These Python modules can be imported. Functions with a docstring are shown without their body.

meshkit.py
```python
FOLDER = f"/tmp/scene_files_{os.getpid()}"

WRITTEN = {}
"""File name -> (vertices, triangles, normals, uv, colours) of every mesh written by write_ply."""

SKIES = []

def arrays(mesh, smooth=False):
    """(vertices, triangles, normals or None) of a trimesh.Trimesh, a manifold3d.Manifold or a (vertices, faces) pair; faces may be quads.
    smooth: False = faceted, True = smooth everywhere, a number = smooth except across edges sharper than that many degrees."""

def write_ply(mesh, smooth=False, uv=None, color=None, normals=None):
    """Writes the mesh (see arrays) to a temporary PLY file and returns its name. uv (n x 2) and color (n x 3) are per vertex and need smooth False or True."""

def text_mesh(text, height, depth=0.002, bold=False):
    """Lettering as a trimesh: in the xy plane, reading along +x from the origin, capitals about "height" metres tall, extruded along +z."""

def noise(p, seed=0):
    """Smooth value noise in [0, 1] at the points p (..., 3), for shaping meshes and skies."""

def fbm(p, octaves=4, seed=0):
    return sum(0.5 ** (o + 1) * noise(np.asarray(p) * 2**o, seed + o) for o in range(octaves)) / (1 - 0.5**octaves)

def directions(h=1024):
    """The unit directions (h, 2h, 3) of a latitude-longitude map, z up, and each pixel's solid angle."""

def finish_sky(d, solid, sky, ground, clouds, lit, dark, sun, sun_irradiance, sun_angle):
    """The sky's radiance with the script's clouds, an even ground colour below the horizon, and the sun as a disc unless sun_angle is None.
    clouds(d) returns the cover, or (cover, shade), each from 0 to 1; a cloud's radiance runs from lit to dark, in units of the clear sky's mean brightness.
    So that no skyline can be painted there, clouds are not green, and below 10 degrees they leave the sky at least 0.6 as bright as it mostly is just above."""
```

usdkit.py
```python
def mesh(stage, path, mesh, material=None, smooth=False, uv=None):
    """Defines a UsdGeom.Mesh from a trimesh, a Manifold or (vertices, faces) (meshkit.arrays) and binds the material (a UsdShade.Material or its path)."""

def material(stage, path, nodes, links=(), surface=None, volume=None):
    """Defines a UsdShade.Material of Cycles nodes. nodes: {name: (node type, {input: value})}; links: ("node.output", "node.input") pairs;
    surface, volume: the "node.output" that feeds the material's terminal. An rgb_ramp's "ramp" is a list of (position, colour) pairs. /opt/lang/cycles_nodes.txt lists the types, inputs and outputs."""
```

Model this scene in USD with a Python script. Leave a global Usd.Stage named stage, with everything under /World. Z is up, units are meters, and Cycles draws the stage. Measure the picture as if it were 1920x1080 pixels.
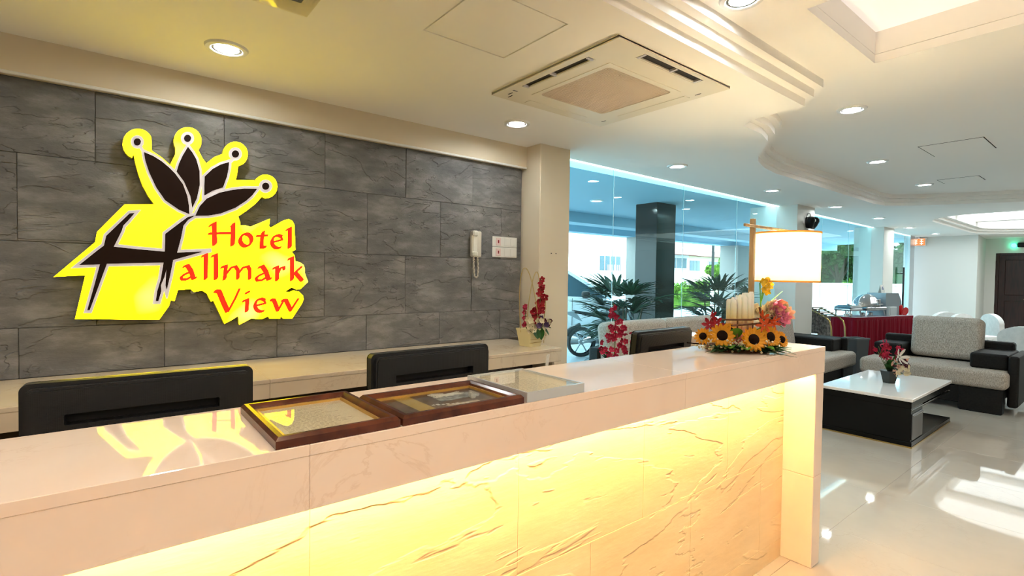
import math, sys
import numpy as np
sys.path.insert(0, '/opt/lang')
import trimesh, usdkit, meshkit, shapely
from shapely.geometry import Polygon, LineString, Point, box as sbox
from shapely.ops import unary_union
from pxr import Usd, UsdGeom, UsdLux, UsdShade, Gf, Sdf

stage = Usd.Stage.CreateInMemory()
UsdGeom.Xform.Define(stage, '/World')
UsdGeom.Scope.Define(stage, '/World/Looks')
PI = math.pi
rng = np.random.default_rng(7)

# ------------------------------------------------------------------ camera
EYE = np.array([0, 0, 1.42])
FPX, YAW, PITCH, ROLL = 956.18, 0.896814, -0.0240613, 0.0137997
_w = np.array([math.cos(YAW) * math.cos(PITCH), math.sin(YAW) * math.cos(PITCH), math.sin(PITCH)])
_r0 = np.cross(_w, [0, 0, 1]); _r0 /= np.linalg.norm(_r0); _u0 = np.cross(_r0, _w)
_r = _r0 * math.cos(ROLL) + _u0 * math.sin(ROLL)
_u = -_r0 * math.sin(ROLL) + _u0 * math.cos(ROLL)
cam = UsdGeom.Camera.Define(stage, '/World/camera')
cam.CreateHorizontalApertureAttr(36.0)
cam.CreateFocalLengthAttr(FPX / 1920 * 36.0)
cam.CreateClippingRangeAttr(Gf.Vec2f(0.05, 500))
cam.CreateExposureAttr(2.0)
UsdGeom.Xformable(cam).AddTransformOp().Set(Gf.Matrix4d(*_r, 0, *_u, 0, *(-_w), 0, *EYE, 1))

# ------------------------------------------------------------------ sky (hazy bright tropical daylight)
def mat(name, nodes, links=(), surface='p.BSDF', volume=None):
    return usdkit.material(stage, '/World/Looks/' + name, nodes, links, surface=surface, volume=volume)

SKY_STRENGTH = 2.3
sky = UsdLux.DomeLight.Define(stage, '/World/sky')
sky.CreateIntensityAttr(1.0)
m_sky = mat('sky_look', {
    'tc': ('texture_coordinate', {}), 'n': ('noise_texture', {'scale': 2.2, 'detail': 5.0}),
    'rp': ('rgb_ramp', {'ramp': [(0.35, (0.50, 0.82, 1.0)), (0.62, (.85, .95, 1.0))]}),
    'bg': ('background_shader', {'strength': SKY_STRENGTH})},
    [('tc.generated', 'n.vector'), ('n.fac', 'rp.fac'), ('rp.color', 'bg.color')], surface='bg.background')
UsdShade.MaterialBindingAPI.Apply(sky.GetPrim()).Bind(m_sky)
sun = UsdLux.DistantLight.Define(stage, '/World/sun')
sun.CreateIntensityAttr(2.0); sun.CreateAngleAttr(1.0); sun.CreateColorAttr(Gf.Vec3f(1, .97, .9))
UsdGeom.Xformable(sun).AddRotateXYZOp().Set(Gf.Vec3f(28, -22, 0))      # high sun, over the street, a little behind the hotel

WARM_STRENGTH, DOWN_STRENGTH, COFFER_STRENGTH, LED_STRENGTH, SIGN_STRENGTH, LAMP_POWER = 41.0, 50.0, .60, 23.0, 1.45, 32.0

# ------------------------------------------------------------------ mesh helpers
def cat(ms):
    return trimesh.util.concatenate([m for m in ms if m is not None])

def T(m, x=0, y=0, z=0, rz=0, rx=0, ry=0, s=None):
    m = m.copy()
    if s is not None: m.apply_scale(s)
    M = trimesh.transformations.euler_matrix(rx, ry, rz)
    M[:3, 3] = (x, y, z)
    m.apply_transform(M)
    return m

def bx(x0, x1, y0, y1, z0, z1, b=0.0):
    if b <= 0:
        return trimesh.creation.box(bounds=[[x0, y0, z0], [x1, y1, z1]])
    b = min(b, (x1 - x0) * .49, (y1 - y0) * .49, (z1 - z0) * .49)
    p = []
    for x, sx in ((x0, 1), (x1, -1)):
        for y, sy in ((y0, 1), (y1, -1)):
            for z, sz in ((z0, 1), (z1, -1)):
                p += [(x + sx * b, y + sy * b, z), (x + sx * b, y, z + sz * b), (x, y + sy * b, z + sz * b)]
    return trimesh.Trimesh(np.array(p)).convex_hull

def rbox(x0, x1, y0, y1, z0, z1, r, n=3):
    """A box with rounded edges: superellipsoid-like cushion shape."""
    r = min(r, (x1 - x0) * .49, (y1 - y0) * .49, (z1 - z0) * .49)
    s = trimesh.creation.icosphere(n, r)
    v = s.vertices
    c = np.array([[x0 + r, y0 + r, z0 + r], [x1 - r, y1 - r, z1 - r]])
    w = np.where(v >= 0, c[1], c[0]) + v
    # split at zero coordinates: hull gives a clean closed mesh
    return trimesh.Trimesh(w).convex_hull

def cyl(p, q, r, n=16, r2=None):
    return tube([p, q], [r, r if r2 is None else r2], n)

def tube(pts, radii, n=8, cap=True):
    p = np.asarray(pts, float); m = len(p)
    radii = np.broadcast_to(np.asarray(radii, float), (m,))
    t = np.gradient(p, axis=0); t /= np.linalg.norm(t, axis=1, keepdims=True) + 1e-12
    ref = np.array([0, 0, 1.0]) if abs(t[0][2]) < .9 else np.array([1.0, 0, 0])
    rings = []
    a = np.cross(t[0], ref); a /= np.linalg.norm(a)
    for i in range(m):
        a = a - t[i] * (a @ t[i]); a /= np.linalg.norm(a) + 1e-12
        b = np.cross(t[i], a)
        ang = np.arange(n) * 2 * PI / n
        rings.append(p[i] + radii[i] * (np.cos(ang)[:, None] * a + np.sin(ang)[:, None] * b))
    v = np.vstack(rings); f = []
    for i in range(m - 1):
        for j in range(n):
            k = (j + 1) % n
            f += [(i * n + j, i * n + k, (i + 1) * n + k), (i * n + j, (i + 1) * n + k, (i + 1) * n + j)]
    if cap:
        v = np.vstack([v, p[:1], p[-1:]])
        for j in range(n):
            k = (j + 1) % n
            f += [(m * n, k, j), (m * n + 1, (m - 1) * n + j, (m - 1) * n + k)]
    return trimesh.Trimesh(v, f, process=False)

def lathe(profile, n=32, x=0, y=0, z=0):
    pr = np.asarray(profile, float); k = len(pr)
    ang = np.arange(n) * 2 * PI / n
    v = np.stack([np.outer(np.cos(ang), pr[:, 0]), np.outer(np.sin(ang), pr[:, 0]), np.tile(pr[:, 1], (n, 1))], -1).reshape(-1, 3)
    f = []
    for i in range(n):
        j = (i + 1) % n
        for a in range(k - 1):
            f += [(i * k + a, j * k + a, j * k + a + 1), (i * k + a, j * k + a + 1, i * k + a + 1)]
    m = trimesh.Trimesh(v + [x, y, z], f, process=True)
    m.update_faces(m.nondegenerate_faces())
    return m

def prism(poly, z0, z1):
    out = []
    for g in getattr(poly, 'geoms', [poly]):
        if g.is_empty or g.area < 1e-9: continue
        m = trimesh.creation.extrude_polygon(g, z1 - z0, engine='earcut')
        m.apply_translation([0, 0, z0]); out.append(m)
    return cat(out)

def wallprism(poly, y0, y1):
    """Extrude a polygon drawn in (x, z) between depths y0 < y1."""
    m = prism(poly, -y1, -y0)
    v = m.vertices.copy()
    return trimesh.Trimesh(np.stack([v[:, 0], -v[:, 2], v[:, 1]], 1), m.faces[:, ::1], process=False)

def frompts(pts):
    return trimesh.Trimesh(np.asarray(pts, float)).convex_hull

def blade(p0, p1, w, droop=0.0, n=6, up=(0, 0, 1), fold=.15):
    """A thin leaf from p0 to p1, bowed, double faced with a crease."""
    p0, p1 = np.asarray(p0, float), np.asarray(p1, float)
    d = p1 - p0; L = np.linalg.norm(d); d /= L
    s = np.cross(d, up); s = s / (np.linalg.norm(s) + 1e-9) if np.linalg.norm(s) > 1e-3 else np.array([1., 0, 0])
    nn = np.cross(s, d)
    v, f = [], []
    for i in range(n + 1):
        t = i / n
        c = p0 + d * L * t + np.array([0, 0, -droop]) * L * t * t
        ww = w * math.sin(PI * min(.98, .08 + .9 * t)) ** .8
        v += [c - s * ww / 2 + nn * ww * fold, c, c + s * ww / 2 + nn * ww * fold]
    for i in range(n):
        a = i * 3
        for k in (0, 1):
            f += [(a + k, a + k + 1, a + k + 4), (a + k, a + k + 4, a + k + 3)]
    v = np.array(v); m = len(v); f = np.array(f)
    return trimesh.Trimesh(np.vstack([v, v - nn * .0008]), np.vstack([f, f[:, ::-1] + m]), process=False)

def bloom(c, nrm, n, r, w, cup=.35, twist=0.0, inner=.1, tip=.55):
    """A flower head of n petals at c facing nrm."""
    nrm = np.asarray(nrm, float); nrm /= np.linalg.norm(nrm)
    a = np.cross(nrm, [0.3, 0.2, 1.0]); a /= np.linalg.norm(a); b = np.cross(nrm, a)
    out = []
    for k in range(n):
        th = 2 * PI * k / n + twist
        d = math.cos(th) * a + math.sin(th) * b; s = np.cross(nrm, d)
        v, f = [], []
        for i in range(5):
            t = i / 4
            rr = r * (inner + (1 - inner) * t)
            ww = w * (.35 + 1.3 * t * (1 - t) * 2 * tip + .25 * t) * (1 if i < 4 else .35)
            q = np.asarray(c) + d * rr + nrm * r * cup * t * t
            v += [q - s * ww / 2 + nrm * ww * .12, q, q + s * ww / 2 + nrm * ww * .12]
        for i in range(4):
            e = i * 3
            for j in (0, 1):
                f += [(e + j, e + j + 1, e + j + 4), (e + j, e + j + 4, e + j + 3)]
        v = np.array(v); f = np.array(f)
        out.append(trimesh.Trimesh(np.vstack([v, v - nrm * .0008]), np.vstack([f, f[:, ::-1] + len(v)]), process=False))
    return cat(out)

# ------------------------------------------------------------------ scene helpers
_taken = {}
def numbered(parent, name):
    key = (parent, name); k = _taken.get(key, 0); _taken[key] = k + 1
    return f'{parent}/{name}' + (f'_{k:03d}' if k else '')

def setdata(prim, label=None, category=None, group=None, kind=None):
    for k, v in (('label', label), ('category', category), ('group', group), ('kind', kind)):
        if v: prim.SetCustomDataByKey(k, v)

def obj(name, mesh, material, parent=None, smooth=False, label=None, category=None, group=None, kind=None):
    path = numbered(str(parent.GetPath()) if parent else '/World', name)
    m = usdkit.mesh(stage, path, mesh, material, smooth=smooth)
    setdata(m.GetPrim(), label, category, group, kind)
    return m.GetPrim()

def thing(name, label, category, loc=(0, 0, 0), rz=0.0, group=None, kind=None):
    x = UsdGeom.Xform.Define(stage, numbered('/World', name))
    x.AddTranslateOp().Set(Gf.Vec3d(*map(float, loc))); x.AddRotateZOp().Set(math.degrees(rz))
    setdata(x.GetPrim(), label, category, group, kind)
    return x.GetPrim()

def struct(name, label=None, category=None):
    return thing(name, label, category, kind='structure')

def copy(src, loc, rz=0.0, label=None, group=None):
    r = thing(src.GetName().rstrip('0123456789').rstrip('_'), label or src.GetCustomDataByKey('label'), src.GetCustomDataByKey('category'), loc, rz, group or src.GetCustomDataByKey('group'))
    r.GetReferences().AddInternalReference(src.GetPath()); r.SetInstanceable(True)
    return r

# ------------------------------------------------------------------ materials
def plain(name, col, rough=.5, metal=0.0, spec=.5, coat=0.0, **kw):
    return mat(name, {'p': ('principled_bsdf', dict(base_color=col, roughness=rough, metallic=metal, specular_ior_level=spec, coat_weight=coat, **kw))})

def glow(name, col, strength, base=(.8, .8, .8)):
    return mat(name, {'p': ('principled_bsdf', dict(base_color=base, roughness=.5, emission_color=col, emission_strength=strength))})

def noisy(name, c1, c2, scale, rough=.5, detail=4.0, stretch=(1, 1, 1), bump=0.0, bscale=None, metal=0.0, lo=.35, hi=.65, spec=.5, vary=0.0):
    nodes = {'tc': ('texture_coordinate', {}), 'mp': ('mapping', {'scale': stretch}), 'n': ('noise_texture', {'scale': scale, 'detail': detail}),
             'rp': ('rgb_ramp', {'ramp': [(lo, c1), (hi, c2)]}), 'p': ('principled_bsdf', {'roughness': rough, 'metallic': metal, 'specular_ior_level': spec})}
    links = [('tc.object', 'mp.vector'), ('mp.vector', 'n.vector'), ('n.fac', 'rp.fac'), ('rp.color', 'p.base_color')]
    if bump:
        nodes['n2'] = ('noise_texture', {'scale': bscale or scale * 4, 'detail': 2.0}); nodes['b'] = ('bump', {'strength': bump, 'distance': .004})
        links += [('mp.vector', 'n2.vector'), ('n2.fac', 'b.height'), ('b.normal', 'p.normal')]
    return mat(name, nodes, links)

def cleft(name, ramp, scale, steps, dist, rough, stretch, spec=.4, fine=60.0, vary=1.0):
    """Riven slate: a noise cut into terraces, each edge a sharp ridge; every tile starts elsewhere in the noise."""
    nodes = {
        'g': ('geometry', {}), 'oi': ('object_info', {}), 'cx': ('combine_xyz', {}),
        'k1': ('math', {'math_type': 'multiply', 'value2': 37.0 * vary}), 'k2': ('math', {'math_type': 'multiply', 'value2': 91.0 * vary}),
        'mp': ('mapping', {'scale': stretch}), 'ad': ('vector_math', {'math_type': 'add'}),
        'n': ('noise_texture', {'scale': scale, 'detail': 5.0, 'roughness': .55, 'distortion': .5}),
        'm': ('math', {'math_type': 'multiply', 'value2': float(steps)}), 'fl': ('math', {'math_type': 'floor'}), 'fr': ('math', {'math_type': 'fraction'}),
        'mr': ('map_range', {'range_type': 'smoothstep', 'from_min': .86, 'from_max': 1.0, 'to_min': 0.0, 'to_max': 1.0}),
        'su': ('math', {'math_type': 'add'}), 'dv': ('math', {'math_type': 'divide', 'value2': float(steps)}),
        'nf': ('noise_texture', {'scale': fine, 'detail': 4.0}), 'fm': ('math', {'math_type': 'multiply', 'value2': .035}), 'h': ('math', {'math_type': 'add'}),
        'b': ('bump', {'strength': 1.0, 'distance': dist}),
        'nc': ('noise_texture', {'scale': scale * 2.3, 'detail': 6.0, 'roughness': .65}), 'rp': ('rgb_ramp', {'ramp': ramp}),
        'p': ('principled_bsdf', {'roughness': rough, 'specular_ior_level': spec})}
    links = [('g.position', 'mp.vector'), ('oi.random', 'k1.value1'), ('oi.random', 'k2.value1'), ('k1.value', 'cx.x'), ('k2.value', 'cx.z'),
             ('mp.vector', 'ad.vector1'), ('cx.vector', 'ad.vector2'), ('ad.vector', 'n.vector'), ('n.fac', 'm.value1'), ('m.value', 'fl.value1'), ('m.value', 'fr.value1'),
             ('fr.value', 'mr.value'), ('fl.value', 'su.value1'), ('mr.result', 'su.value2'), ('su.value', 'dv.value1'),
             ('ad.vector', 'nf.vector'), ('nf.fac', 'fm.value1'), ('dv.value', 'h.value1'), ('fm.value', 'h.value2'), ('h.value', 'b.height'), ('b.normal', 'p.normal'),
             ('ad.vector', 'nc.vector'), ('nc.fac', 'rp.fac'), ('rp.color', 'p.base_color')]
    return mat(name, nodes, links)

def marble(name, base, light, vein, rough, coat=0.0):
    nodes = {
        'g': ('geometry', {}), 'n1': ('noise_texture', {'scale': 1.7, 'detail': 5.0, 'roughness': .6, 'distortion': .4}), 'r1': ('rgb_ramp', {'ramp': [(.35, base), (.65, light)]}),
        'n2': ('noise_texture', {'scale': 2.6, 'detail': 8.0, 'roughness': .62, 'distortion': 1.2}), 's': ('math', {'math_type': 'subtract', 'value2': .5}), 'ab': ('math', {'math_type': 'absolute'}),
        'vr': ('map_range', {'from_min': 0.0, 'from_max': .014, 'to_min': .34, 'to_max': 0.0, 'clamp': True}),
        'n3': ('noise_texture', {'scale': 1.1, 'detail': 2.0}), 'mk': ('map_range', {'from_min': .5, 'from_max': .62, 'to_min': 0.0, 'to_max': 1.0, 'clamp': True}), 'mm': ('math', {'math_type': 'multiply'}),
        'mx': ('mix_color', {'b': vein}), 'p': ('principled_bsdf', {'roughness': rough, 'coat_weight': coat})}
    links = [('g.position', 'n1.vector'), ('g.position', 'n2.vector'), ('g.position', 'n3.vector'), ('n1.fac', 'r1.fac'), ('n2.fac', 's.value1'), ('s.value', 'ab.value1'), ('ab.value', 'vr.value'),
             ('n3.fac', 'mk.value'), ('vr.result', 'mm.value1'), ('mk.result', 'mm.value2'), ('mm.value', 'mx.fac'), ('r1.color', 'mx.a'), ('mx.result', 'p.base_color')]
    return mat(name, nodes, links)

M = {}
M['slate'] = cleft('riven_slate', [(.25, (.095, .094, .094)), (.5, (.175, .171, .168)), (.78, (.36, .35, .34))], 1.5, 9, .05, .62, (1.0, 1.0, 2.6))
M['cream_stone'] = cleft('riven_cream', [(.25, (.74, .56, .31)), (.6, (.83, .66, .40)), (.85, (.9, .77, .54))], 1.5, 9, .034, .5, (.55, .55, 2.1), fine=26.0, vary=.0)
M['marble'] = marble('cream_marble', (.86, .69, .565), (.90, .76, .645), (.62, .42, .27), .035)
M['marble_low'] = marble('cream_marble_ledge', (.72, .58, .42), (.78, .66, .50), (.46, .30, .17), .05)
M['floor'] = marble('floor_porcelain', (.49, .45, .395), (.53, .49, .43), (.41, .365, .31), .035)
M['grout'] = plain('floor_grout', (.44, .40, .34), .5)
M['paint'] = plain('ceiling_paint', (.92, .895, .855), .85, spec=.2)
M['wall'] = plain('wall_paint', (.74, .735, .69), .8, spec=.25)
M['beige'] = plain('beige_paint', (.74, .64, .48), .7, spec=.3)
M['white'] = plain('white_plastic', (.80, .79, .75), .35)
M['offwhite'] = plain('aged_plastic', (.74, .70, .60), .4)
M['black'] = plain('black_gloss', (.003, .003, .003), .16, spec=.22)
M['dark'] = plain('dark_cavity', (.012, .009, .008), .6)
M['blackfab'] = noisy('black_leatherette', (.004, .004, .004), (.009, .0085, .008), 60, .55, bump=.3, spec=.22)
M['chrome'] = plain('chrome', (.50, .51, .53), .09, 1.0)
M['steel'] = plain('brushed_steel', (.55, .56, .57), .28, 1.0)
M['brass'] = plain('brass', (.60, .43, .16), .25, 1.0)
M['green'] = noisy('leaf_green', (.012, .06, .014), (.04, .15, .025), 9, .45, spec=.3)
M['darkgreen'] = noisy('palm_green', (.004, .028, .014), (.018, .066, .028), 5, .5, spec=.25)

def pane_mat(name, tint, refl, rough):
    """Clear pane: tinted see-through with a Schlick mirror on both faces."""
    return mat(name, {'l': ('layer_weight', {'blend': .5}), 'p': ('math', {'math_type': 'power', 'value2': 5.0}), 'm': ('math', {'math_type': 'multiply_add', 'value2': .85, 'value3': .028}),
        't': ('transparent_bsdf', {'color': tint}), 'g': ('glossy_bsdf', {'color': refl, 'roughness': rough}), 'mx': ('mix_closure', {})},
        [('l.facing', 'p.value1'), ('p.value', 'm.value1'), ('m.value', 'mx.fac'), ('t.BSDF', 'mx.closure1'), ('g.BSDF', 'mx.closure2')], surface='mx.closure')
# ================================================================== THE SETTING
GY = lambda x: 3.54 + (x - 3.5) * .02           # the glass front runs very slightly askew

# floor: slabs under joints, tiles as parts where they show
fl = struct('floor', 'polished cream porcelain tile floor of the lobby', 'floor')
obj('slab', bx(-4.2, 18.6, -6.2, 3.75, -.14, -.0035), M['grout'], fl)
TS, tiles = .80, []
def visible(x, y):
    d = np.array([x, y, 0]) - EYE; k = d @ _w
    return k > .4 and abs(d @ _r / k) < 1.10 and abs(d @ _u / k) < .64
for i in range(-6, 18):
    for j in range(-9, 4):
        x0, y0 = 4.05 + TS * i, .30 + TS * j
        x1, y1 = min(x0 + TS, 18.55), min(y0 + TS, 3.5)
        if x0 > 18 or y0 > 3.4 or x0 < -4.2: continue
        vis = any(visible(a, b) for a in (x0, (x0 + x1) / 2, x1) for b in (y0, (y0 + y1) / 2, y1)) and not (x1 < 2.75 and y0 > 1.1)
        m = bx(x0 + .0006, x1 - .0006, y0 + .0006, y1 - .0006, -.012, 0, .0006)
        if vis and x0 < 13: obj('tile', m, M['floor'], fl)
        else: tiles.append(m)
obj('plain_tiling', cat(tiles), M['floor'], fl, kind='stuff')

# ceiling: lower soffit with stepped cornice around a raised field
ZL, ZH, ST = 2.55, 2.70, .05
edge = [(-4.2, 1.40), (3.575, 1.44), (3.575, 1.60), (3.60, 1.80), (3.70, 1.91), (4.0, 1.92), (4.25, 1.99), (4.5, 2.14), (4.68, 2.27), (4.9, 2.38), (5.25, 2.48), (5.6, 2.53),
        (6.9, 2.54), (8.8, 2.57), (9.15, 2.52), (9.40, 2.30), (9.60, 1.95), (9.85, 1.45), (10.1, .9), (10.5, 0), (10.6, -1.5), (10.6, -6.2)]
low = Polygon(edge + [(18.6, -6.2), (18.6, 4.0), (-4.2, 4.0)])
coffer = sbox(12.3, -1.0, 15.4, 1.42).buffer(1.18)
low = low.intersection(Polygon([(-4.2, -6.2), (18.6, -6.2), (18.6, GY(18.6) + .02), (-4.2, GY(-4.2) + .02)]))
rooms = Polygon([(-4.2, -6.2), (18.6, -6.2), (18.6, GY(18.6) + .02), (-4.2, GY(-4.2) + .02)])
hatch_hole = sbox(1.155, 1.66, 1.628, 2.133)
ce = struct('ceiling', 'white plaster ceiling with stepped curving cornice', 'ceiling')
cass_hole = sbox(1.95, 1.65, 2.79, 2.49)
obj('soffit', prism(low.difference(coffer).difference(hatch_hole).difference(cass_hole), ZL, ZL + ST), M['paint'], ce)
obj('cornice_step', prism(low.buffer(ST).intersection(rooms).difference(coffer.buffer(-.08)).difference(hatch_hole).difference(cass_hole), ZL + ST, ZL + 2 * ST), M['paint'], ce)
obj('cornice_step', prism(low.buffer(2 * ST).intersection(rooms).difference(coffer.buffer(-.16)).difference(cass_hole), ZL + 2 * ST, ZH), M['paint'], ce)
skyl = sbox(2.60, -.30, 3.55, 1.05)
obj('raised_field', prism(rooms.difference(coffer.buffer(-.16)).difference(skyl).difference(cass_hole), ZH, ZH + .05), M['paint'], ce)
obj('roof_slab', prism(rooms, ZH + .30, ZH + .34), M['paint'], ce)

m_cof = glow('coffer_light_panel', (.93, 1.0, 1.0), COFFER_STRENGTH)
m_sky2 = glow('skylight_panel', (1.0, .86, .80), .12)  # no lamp: the pinkish light in the recess is painted as a weak glow
def light_coffer(poly, z0, label, split_x, group=None, m_cof=m_cof):
    t = thing('coffer_light', label, 'ceiling light', (0, 0, 0), group=group)
    obj('recess_side', prism(poly.buffer(.02).difference(poly), z0 + .051, z0 + .20), M['paint'], t)
    pn = poly.buffer(.02)
    for k, (a, b) in enumerate(split_x):
        obj('diffuser', prism(pn.intersection(sbox(a, -9, b, 9)), z0 + .18, z0 + .20), m_cof, t)
    for a, b in zip(split_x[:-1], split_x[1:]):
        obj('divider', prism(pn.intersection(sbox(a[1], -9, b[0], 9)), z0 + .05, z0 + .20), M['paint'], t)
light_coffer(coffer.buffer(-.16), ZH, 'large rounded ceiling light behind stepped rings, at the far end of the lobby', [(11, 13.1), (13.28, 15.0), (15.18, 17)])
light_coffer(skyl, ZH + .001, 'square ceiling recess with a painted weak glow, cut off by the upper picture edge', [(2.55, 3.6)], m_cof=m_sky2)

# access hatches
M['gap'] = plain('shadow_gap', (.03, .025, .02), .9)
t = thing('access_hatch', 'square flush access hatch with thin dark gap, beside the ceiling air conditioner', 'ceiling hatch')
obj('panel', bx(1.163, 1.620, 1.668, 2.125, ZL + .001, ZL + .02), M['paint'], t)
obj('backing', bx(1.1553, 1.6277, 1.6603, 2.1327, ZL + .03, ZL + .04), M['gap'], t)
def thin_hatch(p, label):
    t = thing('access_hatch', label, 'ceiling hatch')
    poly = Polygon(p)
    obj('panel', prism(poly.buffer(-.008), ZH - .003, ZH + .001), M['paint'], t)
    obj('gap', prism(poly.difference(poly.buffer(-.008)), ZH - .001, ZH + .002), M['gap'], t)
thin_hatch([(6.05, .95), (6.65, .95), (6.65, 1.42), (6.05, 1.42)], 'flush rectangular access hatch in the raised ceiling, beyond the first raised downlight')
thin_hatch([(8.2, 1.32), (8.6, 1.32), (8.6, 1.72), (8.2, 1.72)], 'small flush access hatch in the raised ceiling over the coffee table')

# back wall with slate tiles
wb = struct('wall_back', 'grey riven slate feature wall behind the reception desk', 'wall')
WX1 = 2.885
obj('backing', bx(-4.2, WX1 + .02, 3.52, 3.72, 0, 2.60), M['slate'], wb)
RH, RW = .4335, .60
def tile_mesh(x0, x1, z0, z1, dy):
    return bx(x0 + .0008, x1 - .0008, 3.497 + dy, 3.521, z0 + .0008, z1 - .0008, .0025)
z_top = 2.362
rows = [(z_top - .370, z_top), (z_top - .370 - RH, z_top - .370), (z_top - .370 - 2 * RH, z_top - .370 - RH), (.873, z_top - .370 - 2 * RH)]
for k, (z0, z1) in enumerate(rows):
    x = 1.164 + (0 if k % 2 == 0 else .30) - 9 * RW
    while x < WX1:
        a, b = max(x, -4.0), min(x + RW, WX1)
        if b - a > .02 and b > -1.4:
            obj('tile', tile_mesh(a, b, z0, z1, rng.uniform(-.003, .003)), M['slate'], wb)
        x += RW
obj('lintel', bx(-4.2, 2.91, 3.455, 3.56, z_top, ZL + .02, .004), M['beige'], wb)
obj('bead', bx(-4.2, 2.905, 3.448, 3.462, z_top - .004, z_top + .012, .003), M['white'], wb)
# the pier at the end of the slate
obj('wall_pier', bx(2.905, 3.262, 3.27, 3.70, 0, ZL + .02, .006), M['beige'], struct('wall_pillar_1', 'beige pier at the end of the slate wall', 'pillar'), label='beige pier at the end of the slate wall')

# other walls of the lobby (behind and beside the camera)
obj('wall_left', bx(-4.35, -4.2, -6.2, 3.7, -.1, 2.9), M['wall'], kind='structure', label='plain painted wall beside the reception desk', category='wall')
obj('wall_front', bx(-4.35, 18.75, -6.35, -6.2, -.1, 2.9), M['wall'], kind='structure', label='plain painted wall opposite the slate wall', category='wall')
wr = struct('wall_right', 'white painted end wall with a recess for the dark door', 'wall')
obj('wall_face', prism(Polygon([(16.3, 2.60), (16.3, 4.0), (18.7, 4.3), (18.7, 2.72), (18.02, 2.72)]), 0, ZL + .02), M['wall'], wr)
obj('wall_recess', prism(Polygon([(18.0, -6.2), (18.0, 1.72), (18.7, 1.72), (18.7, -6.2)]), 0, ZL + .02), M['wall'], wr)
obj('wall_recess', bx(18.0, 18.7, 1.72, 2.52, 2.17, ZL + .02), M['wall'], wr)
obj('wall_recess', bx(18.0, 18.7, 2.52, 2.75, 0, ZL + .02), M['wall'], wr)
dr = struct('door_1', 'dark mahogany panelled door in the recess', 'door')
m_door = noisy('mahogany', (.018, .006, .005), (.035, .010, .008), 6, .25, stretch=(6, 6, .6))
obj('leaf', bx(18.06, 18.11, 1.78, 2.46, .005, 2.11, .003), m_door, dr)
for z0, z1 in ((.2, .95), (1.1, 2.0)):
    obj('panel', bx(18.045, 18.065, 1.90, 2.34, z0, z1, .012), m_door, dr)
obj('frame', wallprism(sbox(-2.52, 0, -1.72, 2.17).difference(sbox(-2.46, -.1, -1.78, 2.11)), 0, .1).apply_transform(trimesh.transformations.rotation_matrix(-PI / 2, [0, 0, 1])).apply_translation([18.03, 0, 0]), m_door, dr)
obj('handle', tube([(18.06, 1.86, 1.0), (18.01, 1.86, 1.0), (18.01, 1.98, 1.0)], .011, 8), M['brass'], dr)

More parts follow.
